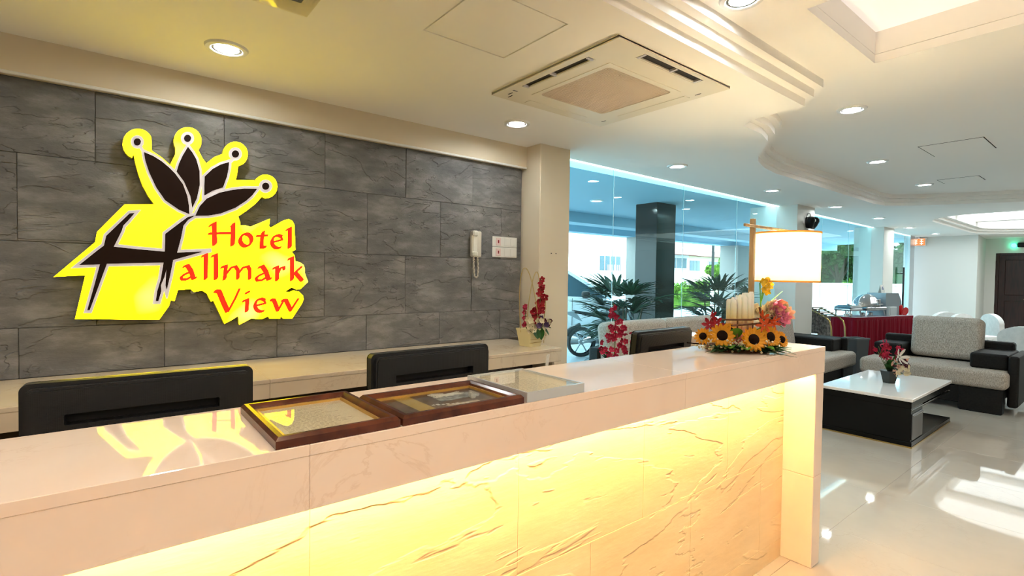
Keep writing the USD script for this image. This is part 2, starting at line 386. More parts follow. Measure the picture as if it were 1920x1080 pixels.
# glass front
m_glass = pane_mat('shopfront_glass', (.80, .955, .965), (.9, 1, 1), 0.0)
M['seal'] = plain('glass_edge', (.62, .80, .80), .2)
m_ledtop = glow('cool_edge_light', (.62, .98, 1.0), 1.1)  # no lamp: glow painted into the head channel for daylight on the glass edge
def glazing(n, xs, label):
    w = struct(f'window_{n}', label, 'window')
    for a, b in zip(xs[:-1], xs[1:]):
        obj('pane', prism(Polygon([(a + .0015, GY(a)), (b - .0015, GY(b)), (b - .0015, GY(b) + .010), (a + .0015, GY(a) + .010)]), .012, ZL - .004), m_glass, w)
    for a in xs[1:-1]:
        obj('seal', bx(a - .002, a + .002, GY(a) - .0035, GY(a) - .0005, .012, ZL - .014), M['seal'], w)
    a, b = xs[0], xs[-1]
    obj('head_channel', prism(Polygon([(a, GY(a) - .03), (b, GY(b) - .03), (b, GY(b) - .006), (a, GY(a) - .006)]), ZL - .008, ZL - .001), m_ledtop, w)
    obj('sill_channel', prism(Polygon([(a, GY(a) - .02), (b, GY(b) - .02), (b, GY(b) + .03), (a, GY(a) + .03)]), 0, .012), M['steel'], w)
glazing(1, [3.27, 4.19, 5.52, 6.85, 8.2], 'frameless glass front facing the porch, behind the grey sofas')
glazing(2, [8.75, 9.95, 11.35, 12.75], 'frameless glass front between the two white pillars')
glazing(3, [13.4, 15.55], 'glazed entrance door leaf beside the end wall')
w3 = stage.GetPrimAtPath('/World/window_3')
obj('jamb', prism(Polygon([(15.55, GY(15.5) - .05), (15.95, GY(15.9) - .05), (15.95, GY(15.9) + .08), (15.55, GY(15.5) + .08)]), 0, ZL), M['steel'], w3)
for a in (13.95, 14.95):
    obj('door_handle', cat([cyl((a, GY(a) - .07, .55), (a, GY(a) - .07, 1.75), .02, 10), cyl((a, GY(a) - .07, .7), (a, GY(a), .7), .012), cyl((a, GY(a) - .07, 1.6), (a, GY(a), 1.6), .012)]), M['dark'], w3, smooth=40)
def pillar(n, x0, x1, y0, label):
    t = struct(f'wall_pillar_{n}', label, 'pillar')
    obj('shaft', bx(x0, x1, y0, 4.05, 0, ZL + .02, .006), M['wall'], t, label=label)
pillar(2, 8.12, 8.74, 3.33, 'white square pillar behind the table lamp')
pillar(3, 12.72, 13.38, 3.50, 'white square pillar beyond the buffet table')

# downlights
m_dl = glow('downlight_diffuser', (.93, .99, 1.0), DOWN_STRENGTH)
dl_low = [(.486, 2.944), (2.39, 2.962), (4.515, 3.01), (6.627, 3.03), (8.78, 3.05), (10.87, 3.08), (13.24, 3.2), (15.3, 3.2)]
dl_hi = [(4.37, 1.43), (6.47, 1.86), (8.46, 1.90), (2.28, 1.20)]
dl_out = [(-1.5, 2.95), (-3.2, 2.95), (-1.2, -.6), (1.2, -1.2), (3.4, -1.2), (5.6, -1.2), (7.8, -1.2), (-1.2, -3.6), (2.3, -3.6), (5.6, -3.6), (8.2, -3.6), (.2, .45), (-1.0, 1.1), (-2.8, -2.2), (.6, -2.4), (4.0, -2.4), (10.9, -3.0), (13.2, -3.0), (4.0, -4.8), (7.0, -4.8), (.5, -.55), (1.7, -.65), (-.7, -.2), (2.6, -2.0), (-2.2, .3)]  # unseen downlights added as fill for the desk and ceiling
dl_warm = [(1.7, -.65), (-.7, -.2), (2.6, -2.0), (-2.2, .3), (3.4, -.6), (.5, .35), (-.4, -1.5), (1.2, -1.9), (4.4, -1.6), (3.5, -3.0), (5.2, -.3), (-1.6, .9)]  # unseen warm downlights added to brighten the counter front and floor
dl_lab = {0: 'round downlight nearest the sign, seen largest', 1: 'round downlight beside the ceiling air conditioner', 2: 'round downlight just outside the beige pier, before the first glass pane',
          3: 'third round downlight from the beige pier, above the lamp arm', 4: 'round downlight in front of the first white pillar', 5: 'round downlight over the buffet table', 6: 'round downlight beside the second white pillar',
          7: 'last round downlight, next to the exit sign', 8: 'largest round downlight in the raised ceiling, partly hidden by the cornice', 9: 'middle round downlight of the raised ceiling', 10: 'smallest round downlight of the raised ceiling',
          11: 'bright downlight at the cornice, cut off by the upper picture edge'}
dl0 = thing('downlight', dl_lab[0], 'downlight', (*dl_low[0], ZL), group='recessed downlights')
obj('trim_ring', lathe([(.066, -.001), (.070, -.010), (.080, -.014), (.094, -.010), (.100, 0), (.066, 0)], 40), plain('downlight_ring', (.80, .80, .78), .3), dl0, smooth=40)
obj('reflector', lathe([(.066, -.001), (.066, -.007), (.055, -.006), (.055, -.001)], 40), plain('downlight_reflector', (.32, .30, .26), .25, .8), dl0, smooth=40)
obj('diffuser', lathe([(0, -.001), (.056, -.001), (.056, -.007), (0, -.008)], 32), m_dl, dl0)
for k, (x, y) in enumerate(dl_low[1:], 1): copy(dl0, (x, y, ZL), label=dl_lab[k])
for k, (x, y) in enumerate(dl_hi, 8): copy(dl0, (x, y, ZH), label=dl_lab[k])
dlw = thing('warm_downlight', 'added unseen warm fill downlight above the visitors side of the desk, outside the picture', 'downlight', (*dl_out[-5], ZH), group='added warm fill downlights out of the picture')
for nm in ('trim_ring', 'reflector'):
    q = stage.DefinePrim(str(dlw.GetPath()) + '/' + nm); q.GetReferences().AddInternalReference(dl0.GetPath().AppendChild(nm))
obj('diffuser', lathe([(0, -.001), (.056, -.001), (.056, -.007), (0, -.008)], 32), glow('warm_downlight_diffuser', (1.0, .73, .47), WARM_STRENGTH), dlw)
for x, y in dl_warm: copy(dlw, (x, y, ZL if y > 1.4 else ZH))
for x, y in dl_out[:-5]: copy(dl0, (x, y, ZL if y > 1.4 else ZH), label='added unseen fill downlight beyond the edges of the picture', group='added fill downlights out of the picture')

# cassette air conditioner
ac = thing('ceiling_air_conditioner', 'square cream ceiling cassette air conditioner with dark louvre slots', 'air conditioner', (2.37, 2.07, ZL))
S = .50
m_ac = plain('cassette_plastic', (.76, .70, .58), .4)
slots = unary_union([sbox(-.455, -.265, -.40, .265), sbox(-.265, -.47, .265, -.41), sbox(.40, -.265, .455, .265), sbox(-.265, .41, .265, .47)])
fr = sbox(-S, -S, S, S).difference(slots).difference(sbox(-.32, -.29, .32, .33))
obj('panel', cat([prism(fr.intersection(sbox(-.46, -.46, .46, .46).union(fr)), -.018, -.006), prism(sbox(-S, -S, S, S).difference(sbox(-.46, -.475, .46, .475)), -.012, -.0005)]), m_ac, ac)
obj('housing', prism(sbox(-.40, -.40, .40, .40), .03, .12), M['dark'], ac)
obj('air_duct', prism(sbox(-.475, -.475, .475, .475), -.008, -.0005), M['dark'], ac)
for c in ((-.455, -.40, 1), (.40, .455, 1)):
    if c[0] < 0: pass
obj('louvre', bx(.402, .453, -.262, .262, -.0195, -.012, .002), m_ac, ac)
obj('louvre', bx(-.262, .262, .412, .468, -.0195, -.012, .002), m_ac, ac)
obj('louvre', bx(-.412, -.403, -.262, .262, -.019, -.010, .001), m_ac, ac)
obj('louvre', bx(-.262, .262, -.422, -.413, -.019, -.010, .001), m_ac, ac)
obj('bracket', cat([bx(-.45, -.405, y - .008, y + .008, -.020, -.006) for y in (-.25, .02, .255)] + [bx(x - .008, x + .008, -.465, -.415, -.020, -.006) for x in (-.255, .02, .25)]), plain('louvre_bracket', (.55, .53, .58), .4), ac)
obj('notch', cat([bx(x - .004, x + .004, y - .02, y + .02, -.0186, -.016) for x, y in ((-.43, .40), (.42, .40), (-.40, .44), (.44, -.33))]), M['dark'], ac)
obj('badge', bx(-.452, -.418, .34, .352, -.0187, -.017), plain('badge_grey', (.2, .2, .2), .4), ac)
gr = obj('grille', cat([prism(sbox(-.32, -.29, .32, .33).difference(sbox(-.285, -.255, .285, .295).buffer(-.03).buffer(.03)), -.021, -.006)]), m_ac, ac)
obj('grille_slat', cat([bx(-.29, .29, y, y + .0045, -.019, -.008) for y in np.arange(-.252, .29, .0105)]), plain('grille_plastic', (.68, .56, .44), .5), ac, kind='stuff')
# small acrylic ceiling lamp at the upper edge
t = thing('ceiling_lamp', 'clear acrylic square ceiling lamp cut off by the upper picture edge', 'ceiling lamp', (.52, 2.10, ZL))
m_acr = pane_mat('clear_acrylic', (.96, .94, .86), (1, 1, 1), .04)
obj('cover', cat([prism(sbox(-.15, -.15, .15, .15).difference(sbox(-.14, -.14, .14, .14)), -.05, 0), bx(-.15, .15, -.15, .15, -.054, -.05)]), m_acr, t)
obj('base', bx(-.12, .12, -.12, .12, -.02, -.0005, .004), M['chrome'], t)
obj('bulb', trimesh.creation.icosphere(2, .028).apply_translation([0, 0, -.03]), plain('frosted_bulb', (.85, .8, .6), .3), t, smooth=True)
SIGN = {'yellow':[[[(-0.2007,1.3822),(-0.0792,1.3915),(-0.1206,1.1667),(0.2352,1.1482),(0.281,1.2239),(0.2885,1.2537),(0.307,1.2511),(0.323,1.3123),(0.3849,1.3175),(0.3993,1.3004),(0.4407,1.3085),(0.4652,1.2906),(0.4735,1.2683),(0.4845,1.2445),(0.4984,1.2487),(0.5547,1.1098),(0.592,1.1296),(0.6287,1.1542),(0.6329,1.0995),(0.7015,1.1361),(0.7319,1.1301),(0.7627,1.1302),(0.7957,1.1457),(0.8033,1.1305),(0.8652,1.1279),(0.8716,1.1449),(0.882,1.1286),(0.9391,1.1262),(0.9992,1.2211),(1.0093,1.2491),(1.0058,1.2704),(0.982,1.2974),(0.9451,1.3075),(0.922,1.2958),(0.8958,1.2995),(0.9351,1.3257),(0.9651,1.3108),(0.9887,1.3142),(1.0376,1.3622),(1.0258,1.3904),(1.0154,1.4221),(1.0167,1.4468),(1.0084,1.4713),(0.9847,1.4882),(0.9578,1.4945),(0.951,1.5326),(0.9344,1.5528),(0.9576,1.5676),(0.9504,1.7271),(0.9371,1.7517),(0.914,1.7609),(0.8848,1.7497),(0.8084,1.6985),(0.8002,1.7074),(0.8051,1.7549),(0.6947,1.6972),(0.6618,1.7041),(0.64,1.6999),(0.6382,1.7206),(0.6278,1.7529),(0.6707,1.7887),(0.7197,1.8352),(0.7585,1.8851),(0.7763,1.8761),(0.7978,1.8812),(0.8175,1.8932),(0.8335,1.9109),(0.8441,1.9326),(0.8482,1.9562),(0.8455,1.9792),(0.8361,1.9993),(0.8211,2.0145),(0.8021,2.0233),(0.7808,2.0249),(0.7596,2.0192),(0.7403,2.0069),(0.7249,1.9892),(0.7148,1.9679),(0.714,1.9812),(0.6149,1.9686),(0.6223,2.0084),(0.6276,2.0526),(0.6554,2.0708),(0.6685,2.0889),(0.6769,2.1098),(0.68,2.1318),(0.6774,2.1529),(0.6693,2.1714),(0.6566,2.1858),(0.6403,2.1948),(0.6217,2.1978),(0.6024,2.1946),(0.5841,2.1855),(0.5681,2.1713),(0.5557,2.1533),(0.5479,2.1327),(0.5452,2.1114),(0.5442,2.1135),(0.5036,2.0899),(0.4617,2.047),(0.442,2.0746),(0.4228,2.1161),(0.4329,2.1361),(0.4383,2.1579),(0.4386,2.1798),(0.4338,2.2),(0.4243,2.217),(0.4109,2.2296),(0.3946,2.2368),(0.3766,2.2382),(0.3583,2.2336),(0.341,2.2236),(0.326,2.2088),(0.3144,2.1905),(0.3069,2.1698),(0.304,2.1484),(0.306,2.1277),(0.3127,2.1092),(0.3122,2.0767),(0.2872,2.0124),(0.2463,2.0499),(0.2035,2.0776),(0.2026,2.1489),(0.1925,2.1663),(0.1784,2.1787),(0.1616,2.1852),(0.1434,2.1854),(0.1253,2.1793),(0.1085,2.1675),(0.0943,2.151),(0.0839,2.1309),(0.0778,2.1089),(0.0766,2.0864),(0.0803,2.0653),(0.0887,2.047),(0.1011,2.0329),(0.1168,2.0241),(0.1235,2.0435),(0.1319,1.9951),(0.1446,1.9386),(0.1618,1.8821),(0.1879,1.8262),(0.2143,1.7858),(0.0845,1.7731),(-0.0308,1.6183),(-0.039,1.5645)]]],'white':[[[(0.3926,2.2036),(0.3821,2.2099),(0.376,2.2109),(0.3665,2.2097),(0.3603,2.2071),(0.3518,2.2008),(0.3469,2.1952),(0.3413,2.1853),(0.3377,2.1706),(0.3381,2.1597),(0.3399,2.153),(0.3448,2.1443),(0.3492,2.1399),(0.3544,2.1367),(0.3627,2.1345),(0.335,2.0759),(0.3175,2.0274),(0.308,1.9888),(0.2906,2.0071),(0.2887,2.0087),(0.2847,2.0088),(0.2508,2.04),(0.2159,2.0609),(0.1682,2.0779),(0.1611,2.0914),(0.1681,2.1072),(0.1694,2.1179),(0.1689,2.1249),(0.1645,2.1372),(0.1564,2.1457),(0.1458,2.1492),(0.1344,2.1471),(0.1239,2.1398),(0.1159,2.1285),(0.1132,2.1219),(0.1111,2.1113),(0.1115,2.1009),(0.1143,2.0915),(0.1214,2.0819),(0.1287,2.0777),(0.1399,2.0768),(0.1493,2.0803),(0.1572,2.0655),(0.1642,2.0125),(0.182,1.9491),(0.2134,1.8706),(0.2554,1.8014),(0.3226,1.7526),(0.3588,1.7376),(0.3294,1.7105),(0.251,1.6338),(0.2484,1.5447),(0.1404,1.5512),(0.057,1.5585),(0.0831,1.6251),(0.0894,1.6516),(0.1105,1.6802),(0.1571,1.7511),(0.0999,1.7403),(-0.004,1.6074),(-0.0137,1.5563),(-0.0344,1.5359),(-0.1349,1.4283),(-0.1344,1.4265),(-0.0353,1.4334),(-0.0538,1.3446),(-0.0871,1.1969),(-0.0538,1.1957),(0.0174,1.4387),(0.2398,1.4495),(0.2297,1.3768),(0.2134,1.3111),(0.2047,1.2368),(0.241,1.236),(0.2584,1.3053),(0.2671,1.2662),(0.2745,1.2663),(0.2995,1.3923),(0.3121,1.4694),(0.4893,1.5336),(0.4863,1.5556),(0.3373,1.5424),(0.3514,1.6055),(0.3623,1.672),(0.3806,1.6995),(0.4091,1.7236),(0.4747,1.7311),(0.5375,1.7482),(0.6182,1.7903),(0.6792,1.8404),(0.7137,1.8781),(0.7455,1.9275),(0.7517,1.9194),(0.7607,1.9132),(0.7712,1.9103),(0.7787,1.9104),(0.7898,1.9134),(0.8,1.9198),(0.8084,1.9289),(0.8126,1.9362),(0.8165,1.9481),(0.8172,1.9563),(0.8164,1.9644),(0.8126,1.9754),(0.8083,1.9816),(0.7999,1.9888),(0.7896,1.9927),(0.7785,1.993),(0.7639,1.988),(0.7516,1.9775),(0.7434,1.9632),(0.7397,1.9469),(0.659,1.9386),(0.5938,1.9224),(0.5576,1.9094),(0.5799,1.981),(0.5886,2.0308),(0.5915,2.0671),(0.6051,2.0829),(0.6187,2.085),(0.6317,2.093),(0.6416,2.1055),(0.6462,2.1169),(0.6476,2.1327),(0.6434,2.147),(0.6345,2.1576),(0.6286,2.161),(0.6186,2.1633),(0.6082,2.1621),(0.598,2.1576),(0.5891,2.1501),(0.5803,2.1368),(0.5768,2.1253),(0.5768,2.1098),(0.5803,2.0994),(0.5874,2.0903),(0.5288,2.0616),(0.4858,2.0283),(0.4412,1.9735),(0.4408,1.9649),(0.4399,2.003),(0.4235,2.0685),(0.4039,2.1049),(0.3794,2.1382),(0.3876,2.1442),(0.3947,2.153),(0.3997,2.1634),(0.4015,2.1709),(0.4022,2.1784),(0.4008,2.1892),(0.3983,2.1957)],[(0.3899,1.7535),(0.3929,1.7533),(0.39,1.7522)],[(0.4001,1.7558),(0.3939,1.7536),(0.4265,1.8357),(0.4389,1.9038),(0.4388,1.8323),(0.4418,1.8345),(0.4184,1.8027)]]],'brown':[[[(-0.1023,1.4439),(-0.0195,1.45),(-0.0424,1.3405),(-0.0715,1.2117),(-0.062,1.2114),(0.0088,1.4538),(0.2559,1.4667),(0.243,1.3732),(0.2266,1.3075),(0.2201,1.2529),(0.2309,1.2527),(0.2446,1.3073),(0.2429,1.3403),(0.2584,1.3843),(0.2686,1.4285),(0.2647,1.3403),(0.2702,1.316),(0.286,1.3956),(0.3,1.4823),(0.4436,1.5346),(0.3187,1.5241),(0.3376,1.6085),(0.3491,1.6784),(0.371,1.7114),(0.4046,1.7401),(0.371,1.7283),(0.3378,1.6977),(0.2644,1.6263),(0.2615,1.5273),(0.1391,1.5352),(0.0379,1.5444),(0.0714,1.6301),(0.0782,1.659),(0.1011,1.6902),(0.1268,1.7294),(0.1054,1.7254),(0.007,1.6),(-0.003,1.5477),(-0.0272,1.524)]]],'petals':[[[(0.1693,2.0625),(0.1752,2.0175),(0.1926,1.9557),(0.2235,1.8788),(0.2639,1.8125),(0.3285,1.7659),(0.3777,1.7457),(0.3758,1.7904),(0.3683,1.8456),(0.3475,1.9101),(0.3102,1.9662),(0.2826,1.9953),(0.2463,2.026),(0.2105,2.0476)]],[[(0.3715,2.1251),(0.3459,2.0709),(0.3289,2.0241),(0.3176,1.9783),(0.3522,1.9274),(0.3836,1.8472),(0.3921,1.7829),(0.4144,1.8392),(0.4291,1.9201),(0.4272,1.999),(0.4117,2.061),(0.3934,2.0952)]],[[(0.5782,2.07),(0.534,2.0484),(0.4935,2.0173),(0.4537,1.9685),(0.4517,1.9171),(0.4517,1.8591),(0.4935,1.8912),(0.5463,1.9169),(0.5669,1.9834),(0.5751,2.0311)]],[[(0.7306,1.9303),(0.6597,1.9232),(0.5961,1.9076),(0.5289,1.8837),(0.4635,1.8421),(0.429,1.7954),(0.4066,1.738),(0.4734,1.7459),(0.534,1.7626),(0.6119,1.8035),(0.6706,1.8519),(0.7032,1.8876)]]],'dots':[[[(0.1555,2.1155),(0.1544,2.1226),(0.1499,2.1293),(0.1446,2.1319),(0.137,2.131),(0.1315,2.1271),(0.1264,2.1194),(0.1246,2.1101),(0.1264,2.1015),(0.1302,2.0964),(0.134,2.0942),(0.1399,2.0938),(0.1444,2.0953),(0.1498,2.0998),(0.1529,2.1044)]],[[(0.3868,2.1757),(0.3855,2.1831),(0.3805,2.1901),(0.3746,2.1927),(0.3663,2.1917),(0.3602,2.1876),(0.3546,2.1794),(0.3526,2.1696),(0.3546,2.1605),(0.3588,2.1553),(0.3631,2.153),(0.3696,2.1526),(0.3746,2.1543),(0.3805,2.159),(0.3839,2.164)]],[[(0.6307,2.1261),(0.6292,2.134),(0.6237,2.1413),(0.6172,2.1442),(0.608,2.1432),(0.6012,2.1389),(0.595,2.1303),(0.5929,2.1222),(0.5942,2.1123),(0.5983,2.1061),(0.6028,2.1031),(0.6098,2.1018),(0.6154,2.103),(0.6222,2.1072),(0.6264,2.112),(0.6299,2.1198)]],[[(0.799,1.9541),(0.7974,1.9624),(0.7929,1.9689),(0.7863,1.9729),(0.7766,1.9732),(0.769,1.9698),(0.7617,1.9618),(0.7588,1.9536),(0.7593,1.9431),(0.763,1.936),(0.7691,1.9313),(0.7766,1.9297),(0.7826,1.9307),(0.7899,1.9348),(0.7943,1.9397),(0.7981,1.9477)]]],'letters':[[[[(0.5128,1.6494),(0.5113,1.7123),(0.499,1.7049),(0.4808,1.6909),(0.473,1.6789),(0.4912,1.6908),(0.4923,1.6468),(0.482,1.6455),(0.4742,1.6425),(0.4707,1.6347),(0.4925,1.6374),(0.4939,1.5707),(0.5062,1.5777),(0.5141,1.5897),(0.5131,1.6399),(0.5891,1.6469),(0.5871,1.5718),(0.5999,1.579),(0.608,1.5912),(0.6109,1.7147),(0.5981,1.7072),(0.5853,1.6868),(0.5898,1.6894),(0.5893,1.657)]]],[[[(0.6443,1.6411),(0.6335,1.623),(0.6305,1.614),(0.6294,1.6045),(0.6305,1.5951),(0.6335,1.5865),(0.6384,1.5791),(0.6447,1.5736),(0.6521,1.5703),(0.6601,1.5694),(0.6681,1.571),(0.6864,1.5802),(0.6929,1.5864),(0.6978,1.5943),(0.704,1.6046),(0.7071,1.6137),(0.7081,1.6234),(0.7071,1.6329),(0.7039,1.6417),(0.6989,1.649),(0.6924,1.6545),(0.6849,1.6577),(0.6769,1.6585),(0.6689,1.6567),(0.6581,1.6514),(0.6507,1.6473)],[(0.6689,1.5856),(0.6615,1.5889),(0.6551,1.5944),(0.6502,1.6018),(0.6471,1.6105),(0.6461,1.6199),(0.6471,1.6295),(0.6495,1.6366),(0.6548,1.6418),(0.66,1.6429),(0.668,1.6421),(0.6755,1.6389),(0.6819,1.6334),(0.6869,1.626),(0.69,1.6173),(0.6911,1.6078),(0.69,1.5982),(0.6876,1.5909),(0.6822,1.5858),(0.677,1.5847)]]],[[[(0.77,1.6506),(0.774,1.6751),(0.7623,1.6692),(0.7556,1.6583),(0.7541,1.6491),(0.7364,1.6474),(0.7286,1.6451),(0.7258,1.6377),(0.7526,1.6403),(0.7495,1.6211),(0.7465,1.5675),(0.7662,1.5671),(0.778,1.5728),(0.7848,1.5836),(0.7649,1.584),(0.7679,1.6378),(0.7686,1.6418),(0.7812,1.643),(0.7891,1.6453),(0.792,1.6528)]]],[[[(0.8783,1.6245),(0.8795,1.6305),(0.8734,1.6462),(0.8776,1.6537),(0.8707,1.6577),(0.8631,1.6596),(0.8552,1.6595),(0.8475,1.6573),(0.8298,1.6487),(0.8236,1.6429),(0.8186,1.6358),(0.8097,1.6179),(0.8078,1.6091),(0.8077,1.6001),(0.8094,1.5915),(0.8127,1.5835),(0.8175,1.5767),(0.8235,1.5713),(0.8305,1.5677),(0.8382,1.5661),(0.846,1.5665),(0.8643,1.5734),(0.8698,1.5831),(0.8621,1.5806),(0.8542,1.5802),(0.8466,1.5818),(0.8395,1.5854),(0.8334,1.5908),(0.8286,1.5976),(0.825,1.6066)],[(0.87,1.6287),(0.8238,1.6131),(0.8237,1.6233),(0.8256,1.6321),(0.8287,1.6378),(0.8362,1.6443),(0.8469,1.6452),(0.8545,1.6432),(0.8614,1.6393),(0.8653,1.641)]]],[[[(0.9329,1.7119),(0.9038,1.6955),(0.8956,1.6833),(0.9112,1.6916),(0.9103,1.5726),(0.9238,1.5793),(0.932,1.5914)]]],[[[(0.3458,1.4398),(0.3589,1.4463),(0.3758,1.4169),(0.3519,1.4043),(0.3352,1.3881),(0.3324,1.3811),(0.3375,1.3676),(0.3594,1.3689),(0.3665,1.3711),(0.3855,1.3846),(0.3893,1.371),(0.4079,1.3794),(0.4142,1.3897),(0.4061,1.3865),(0.3939,1.43),(0.3754,1.4619),(0.3519,1.45)],[(0.3837,1.3913),(0.3649,1.3779),(0.3474,1.3767),(0.3434,1.3872),(0.3561,1.3994),(0.3782,1.411)]]],[[[(0.4678,1.5253),(0.4425,1.5124),(0.4357,1.5016),(0.4498,1.5083),(0.4486,1.3709),(0.4598,1.3767),(0.4667,1.3874)]]],[[[(0.5188,1.5272),(0.4918,1.5142),(0.4848,1.5032),(0.5003,1.5101),(0.5014,1.3712),(0.5129,1.377),(0.5199,1.3879)]]],[[[(0.5676,1.4193),(0.57,1.4619),(0.5506,1.455),(0.5399,1.4498),(0.5337,1.4396),(0.5529,1.4464),(0.5506,1.4045),(0.5461,1.3691),(0.5569,1.3741),(0.5631,1.3843),(0.5658,1.4052),(0.5923,1.4423),(0.6053,1.4472),(0.6181,1.4266),(0.6181,1.3743),(0.6274,1.3778),(0.6319,1.3865),(0.6319,1.4104),(0.6547,1.4426),(0.6725,1.4482),(0.6827,1.4272),(0.6827,1.3743),(0.6927,1.3782),(0.6979,1.3875),(0.6978,1.4405),(0.6875,1.4615),(0.6509,1.4489),(0.6319,1.4222),(0.6319,1.4389),(0.619,1.4595),(0.5878,1.4476)]]],[[[(0.7352,1.4425),(0.7505,1.4495),(0.7705,1.4177),(0.7425,1.404),(0.7229,1.3865),(0.7196,1.3788),(0.7257,1.3642),(0.7515,1.3656),(0.7598,1.368),(0.7821,1.3827),(0.7867,1.3679),(0.8084,1.377),(0.8158,1.3881),(0.8064,1.3847),(0.7918,1.4319),(0.77,1.4665),(0.7424,1.4535)],[(0.7799,1.3898),(0.7579,1.3753),(0.7373,1.3741),(0.7326,1.3854),(0.7474,1.3987),(0.7733,1.4113)]]],[[[(0.8636,1.45),(0.8562,1.4343),(0.8565,1.464),(0.8253,1.4492),(0.8184,1.4384),(0.8374,1.4473),(0.837,1.3658),(0.8491,1.3711),(0.8561,1.3819),(0.856,1.4129),(0.8698,1.445),(0.8785,1.4483),(0.8805,1.4348),(0.8902,1.4382),(0.8947,1.4469),(0.8928,1.4607)]]],[[[(0.9154,1.5099),(0.9078,1.4984),(0.9255,1.5069),(0.9246,1.3671),(0.9376,1.373),(0.9454,1.3844),(0.9463,1.525)]],[[(0.9521,1.424),(0.9453,1.4133),(0.987,1.3626),(0.9993,1.3677),(1.0062,1.3783),(0.9661,1.4268),(0.9942,1.4541),(0.9979,1.4622),(0.9888,1.4596)]]],[[[(0.6303,1.3176),(0.6069,1.2593),(0.5785,1.2008),(0.5621,1.2404),(0.5366,1.3117),(0.5185,1.3151),(0.5062,1.3086),(0.4983,1.2971),(0.5162,1.2937),(0.5415,1.2226),(0.5603,1.1768),(0.5691,1.1811),(0.577,1.1829),(0.6182,1.2679),(0.6387,1.3201)]]],[[[(0.6838,1.3027),(0.6676,1.2942),(0.6639,1.2864),(0.6724,1.2889),(0.6886,1.2973),(0.6923,1.3053)]],[[(0.6558,1.2482),(0.6493,1.238),(0.6671,1.2442),(0.6654,1.1762),(0.6767,1.1809),(0.6833,1.1911),(0.685,1.2594)]]],[[[(0.7809,1.2254),(0.782,1.2312),(0.7761,1.2473),(0.7802,1.2543),(0.7735,1.2587),(0.7661,1.2612),(0.7586,1.2617),(0.7511,1.2602),(0.734,1.253),(0.728,1.2478),(0.7232,1.2411),(0.7146,1.2241),(0.7128,1.2156),(0.7127,1.2067),(0.7142,1.198),(0.7174,1.1899),(0.7221,1.1828),(0.7279,1.1771),(0.7347,1.173),(0.742,1.1708),(0.7496,1.1706),(0.7672,1.176),(0.7726,1.1852),(0.7652,1.1833),(0.7576,1.1835),(0.7502,1.1857),(0.7433,1.1898),(0.7375,1.1955),(0.7328,1.2027),(0.7294,1.2118)],[(0.7729,1.2302),(0.7282,1.2183),(0.7281,1.2284),(0.7299,1.237),(0.7329,1.2423),(0.7402,1.2482),(0.7506,1.2482),(0.7579,1.2457),(0.7646,1.2413),(0.7683,1.2427)]]],[[[(0.8194,1.2382),(0.8418,1.1761),(0.8481,1.1785),(0.8471,1.1759),(0.8547,1.1771),(0.8863,1.2368),(0.89,1.2367),(0.9183,1.175),(0.9231,1.1768),(0.9204,1.1718),(0.9303,1.1746),(0.9795,1.2543),(0.9694,1.2513),(0.9344,1.1955),(0.9085,1.2517),(0.8889,1.252),(0.8771,1.2474),(0.8705,1.2371),(0.8782,1.237),(0.8574,1.1977),(0.8374,1.253),(0.8227,1.2566),(0.8112,1.252),(0.8048,1.2419)]]]]}
# ================================================================== RECEPTION DESK
FY, BY, TZ = 1.0, 1.38, 1.09
m_led = glow('led_strip_warm', (1.0, .58, .21), LED_STRENGTH)
rc = thing('reception_counter', 'cream marble reception counter with a lit riven stone front', 'reception counter')
seams = [-4.15, -.967, .307, 1.581, 2.80]
for a, b in zip(seams[:-1], seams[1:]):
    obj('top_slab', bx(a + .0002, b - .0002, FY, BY, TZ - .022, TZ, .0012), M['marble'], rc)
    obj('apron_slab', bx(a + .0002, min(b, 2.80) - .0002, FY + .0015, FY + .025, .962, TZ - .0222, .0008), M['marble'], rc)
obj('end_panel', bx(2.706, 2.799, FY + .004, 1.16, .452, .961, .002), M['marble'], rc)
obj('end_panel', bx(2.706, 2.799, FY + .004, 1.16, .0005, .4505, .002), M['marble'], rc)
obj('core', bx(-4.15, 2.797, 1.19, BY - .004, .0005, TZ - .0225), M['marble'], rc)
obj('light_carrier', bx(-4.15, 2.705, FY + .026, 1.19, 1.004, TZ - .023), M['white'], rc)
obj('led_strip', bx(-4.1, 2.69, 1.050, 1.072, .992, 1.003), m_led, rc)
for k, (z0, z1, off) in enumerate([(.53, 1.003, .953), (.0955, .53, 1.272), (.0005, .0955, .953)]):
    x = off - 9 * .60
    while x < 2.706:
        a, b = max(x, -4.1), min(x + .60, 2.706)
        if b - a > .02:
            m = bx(a + .0002, b - .0002, 1.150 + rng.uniform(-.0008, .0008), 1.189, z0 + .0002, z1 - .0002, .0012)
            if b > -.6: obj('stone_tile', m, M['cream_stone'], rc)
        x += .60
obj('counter_return', bx(2.63, 2.80, BY + .001, 1.775, .0005, TZ, .003), M['marble'], rc)

# staff desk behind the counter
M['wood'] = noisy('dark_veneer', (.035, .016, .009), (.075, .035, .02), 4, .35, stretch=(.6, 6, 6))
sd = thing('staff_desk', 'dark wooden staff desk hidden behind the reception counter', 'desk')
obj('desktop', bx(-4.1, 2.62, BY + .001, 1.98, .71, .74, .004), M['wood'], sd)
for x in (-4.05, -1.9, .5, 2.55): obj('leg', bx(x - .03, x + .03, 1.41, 1.95, .0005, .71), M['wood'], sd)

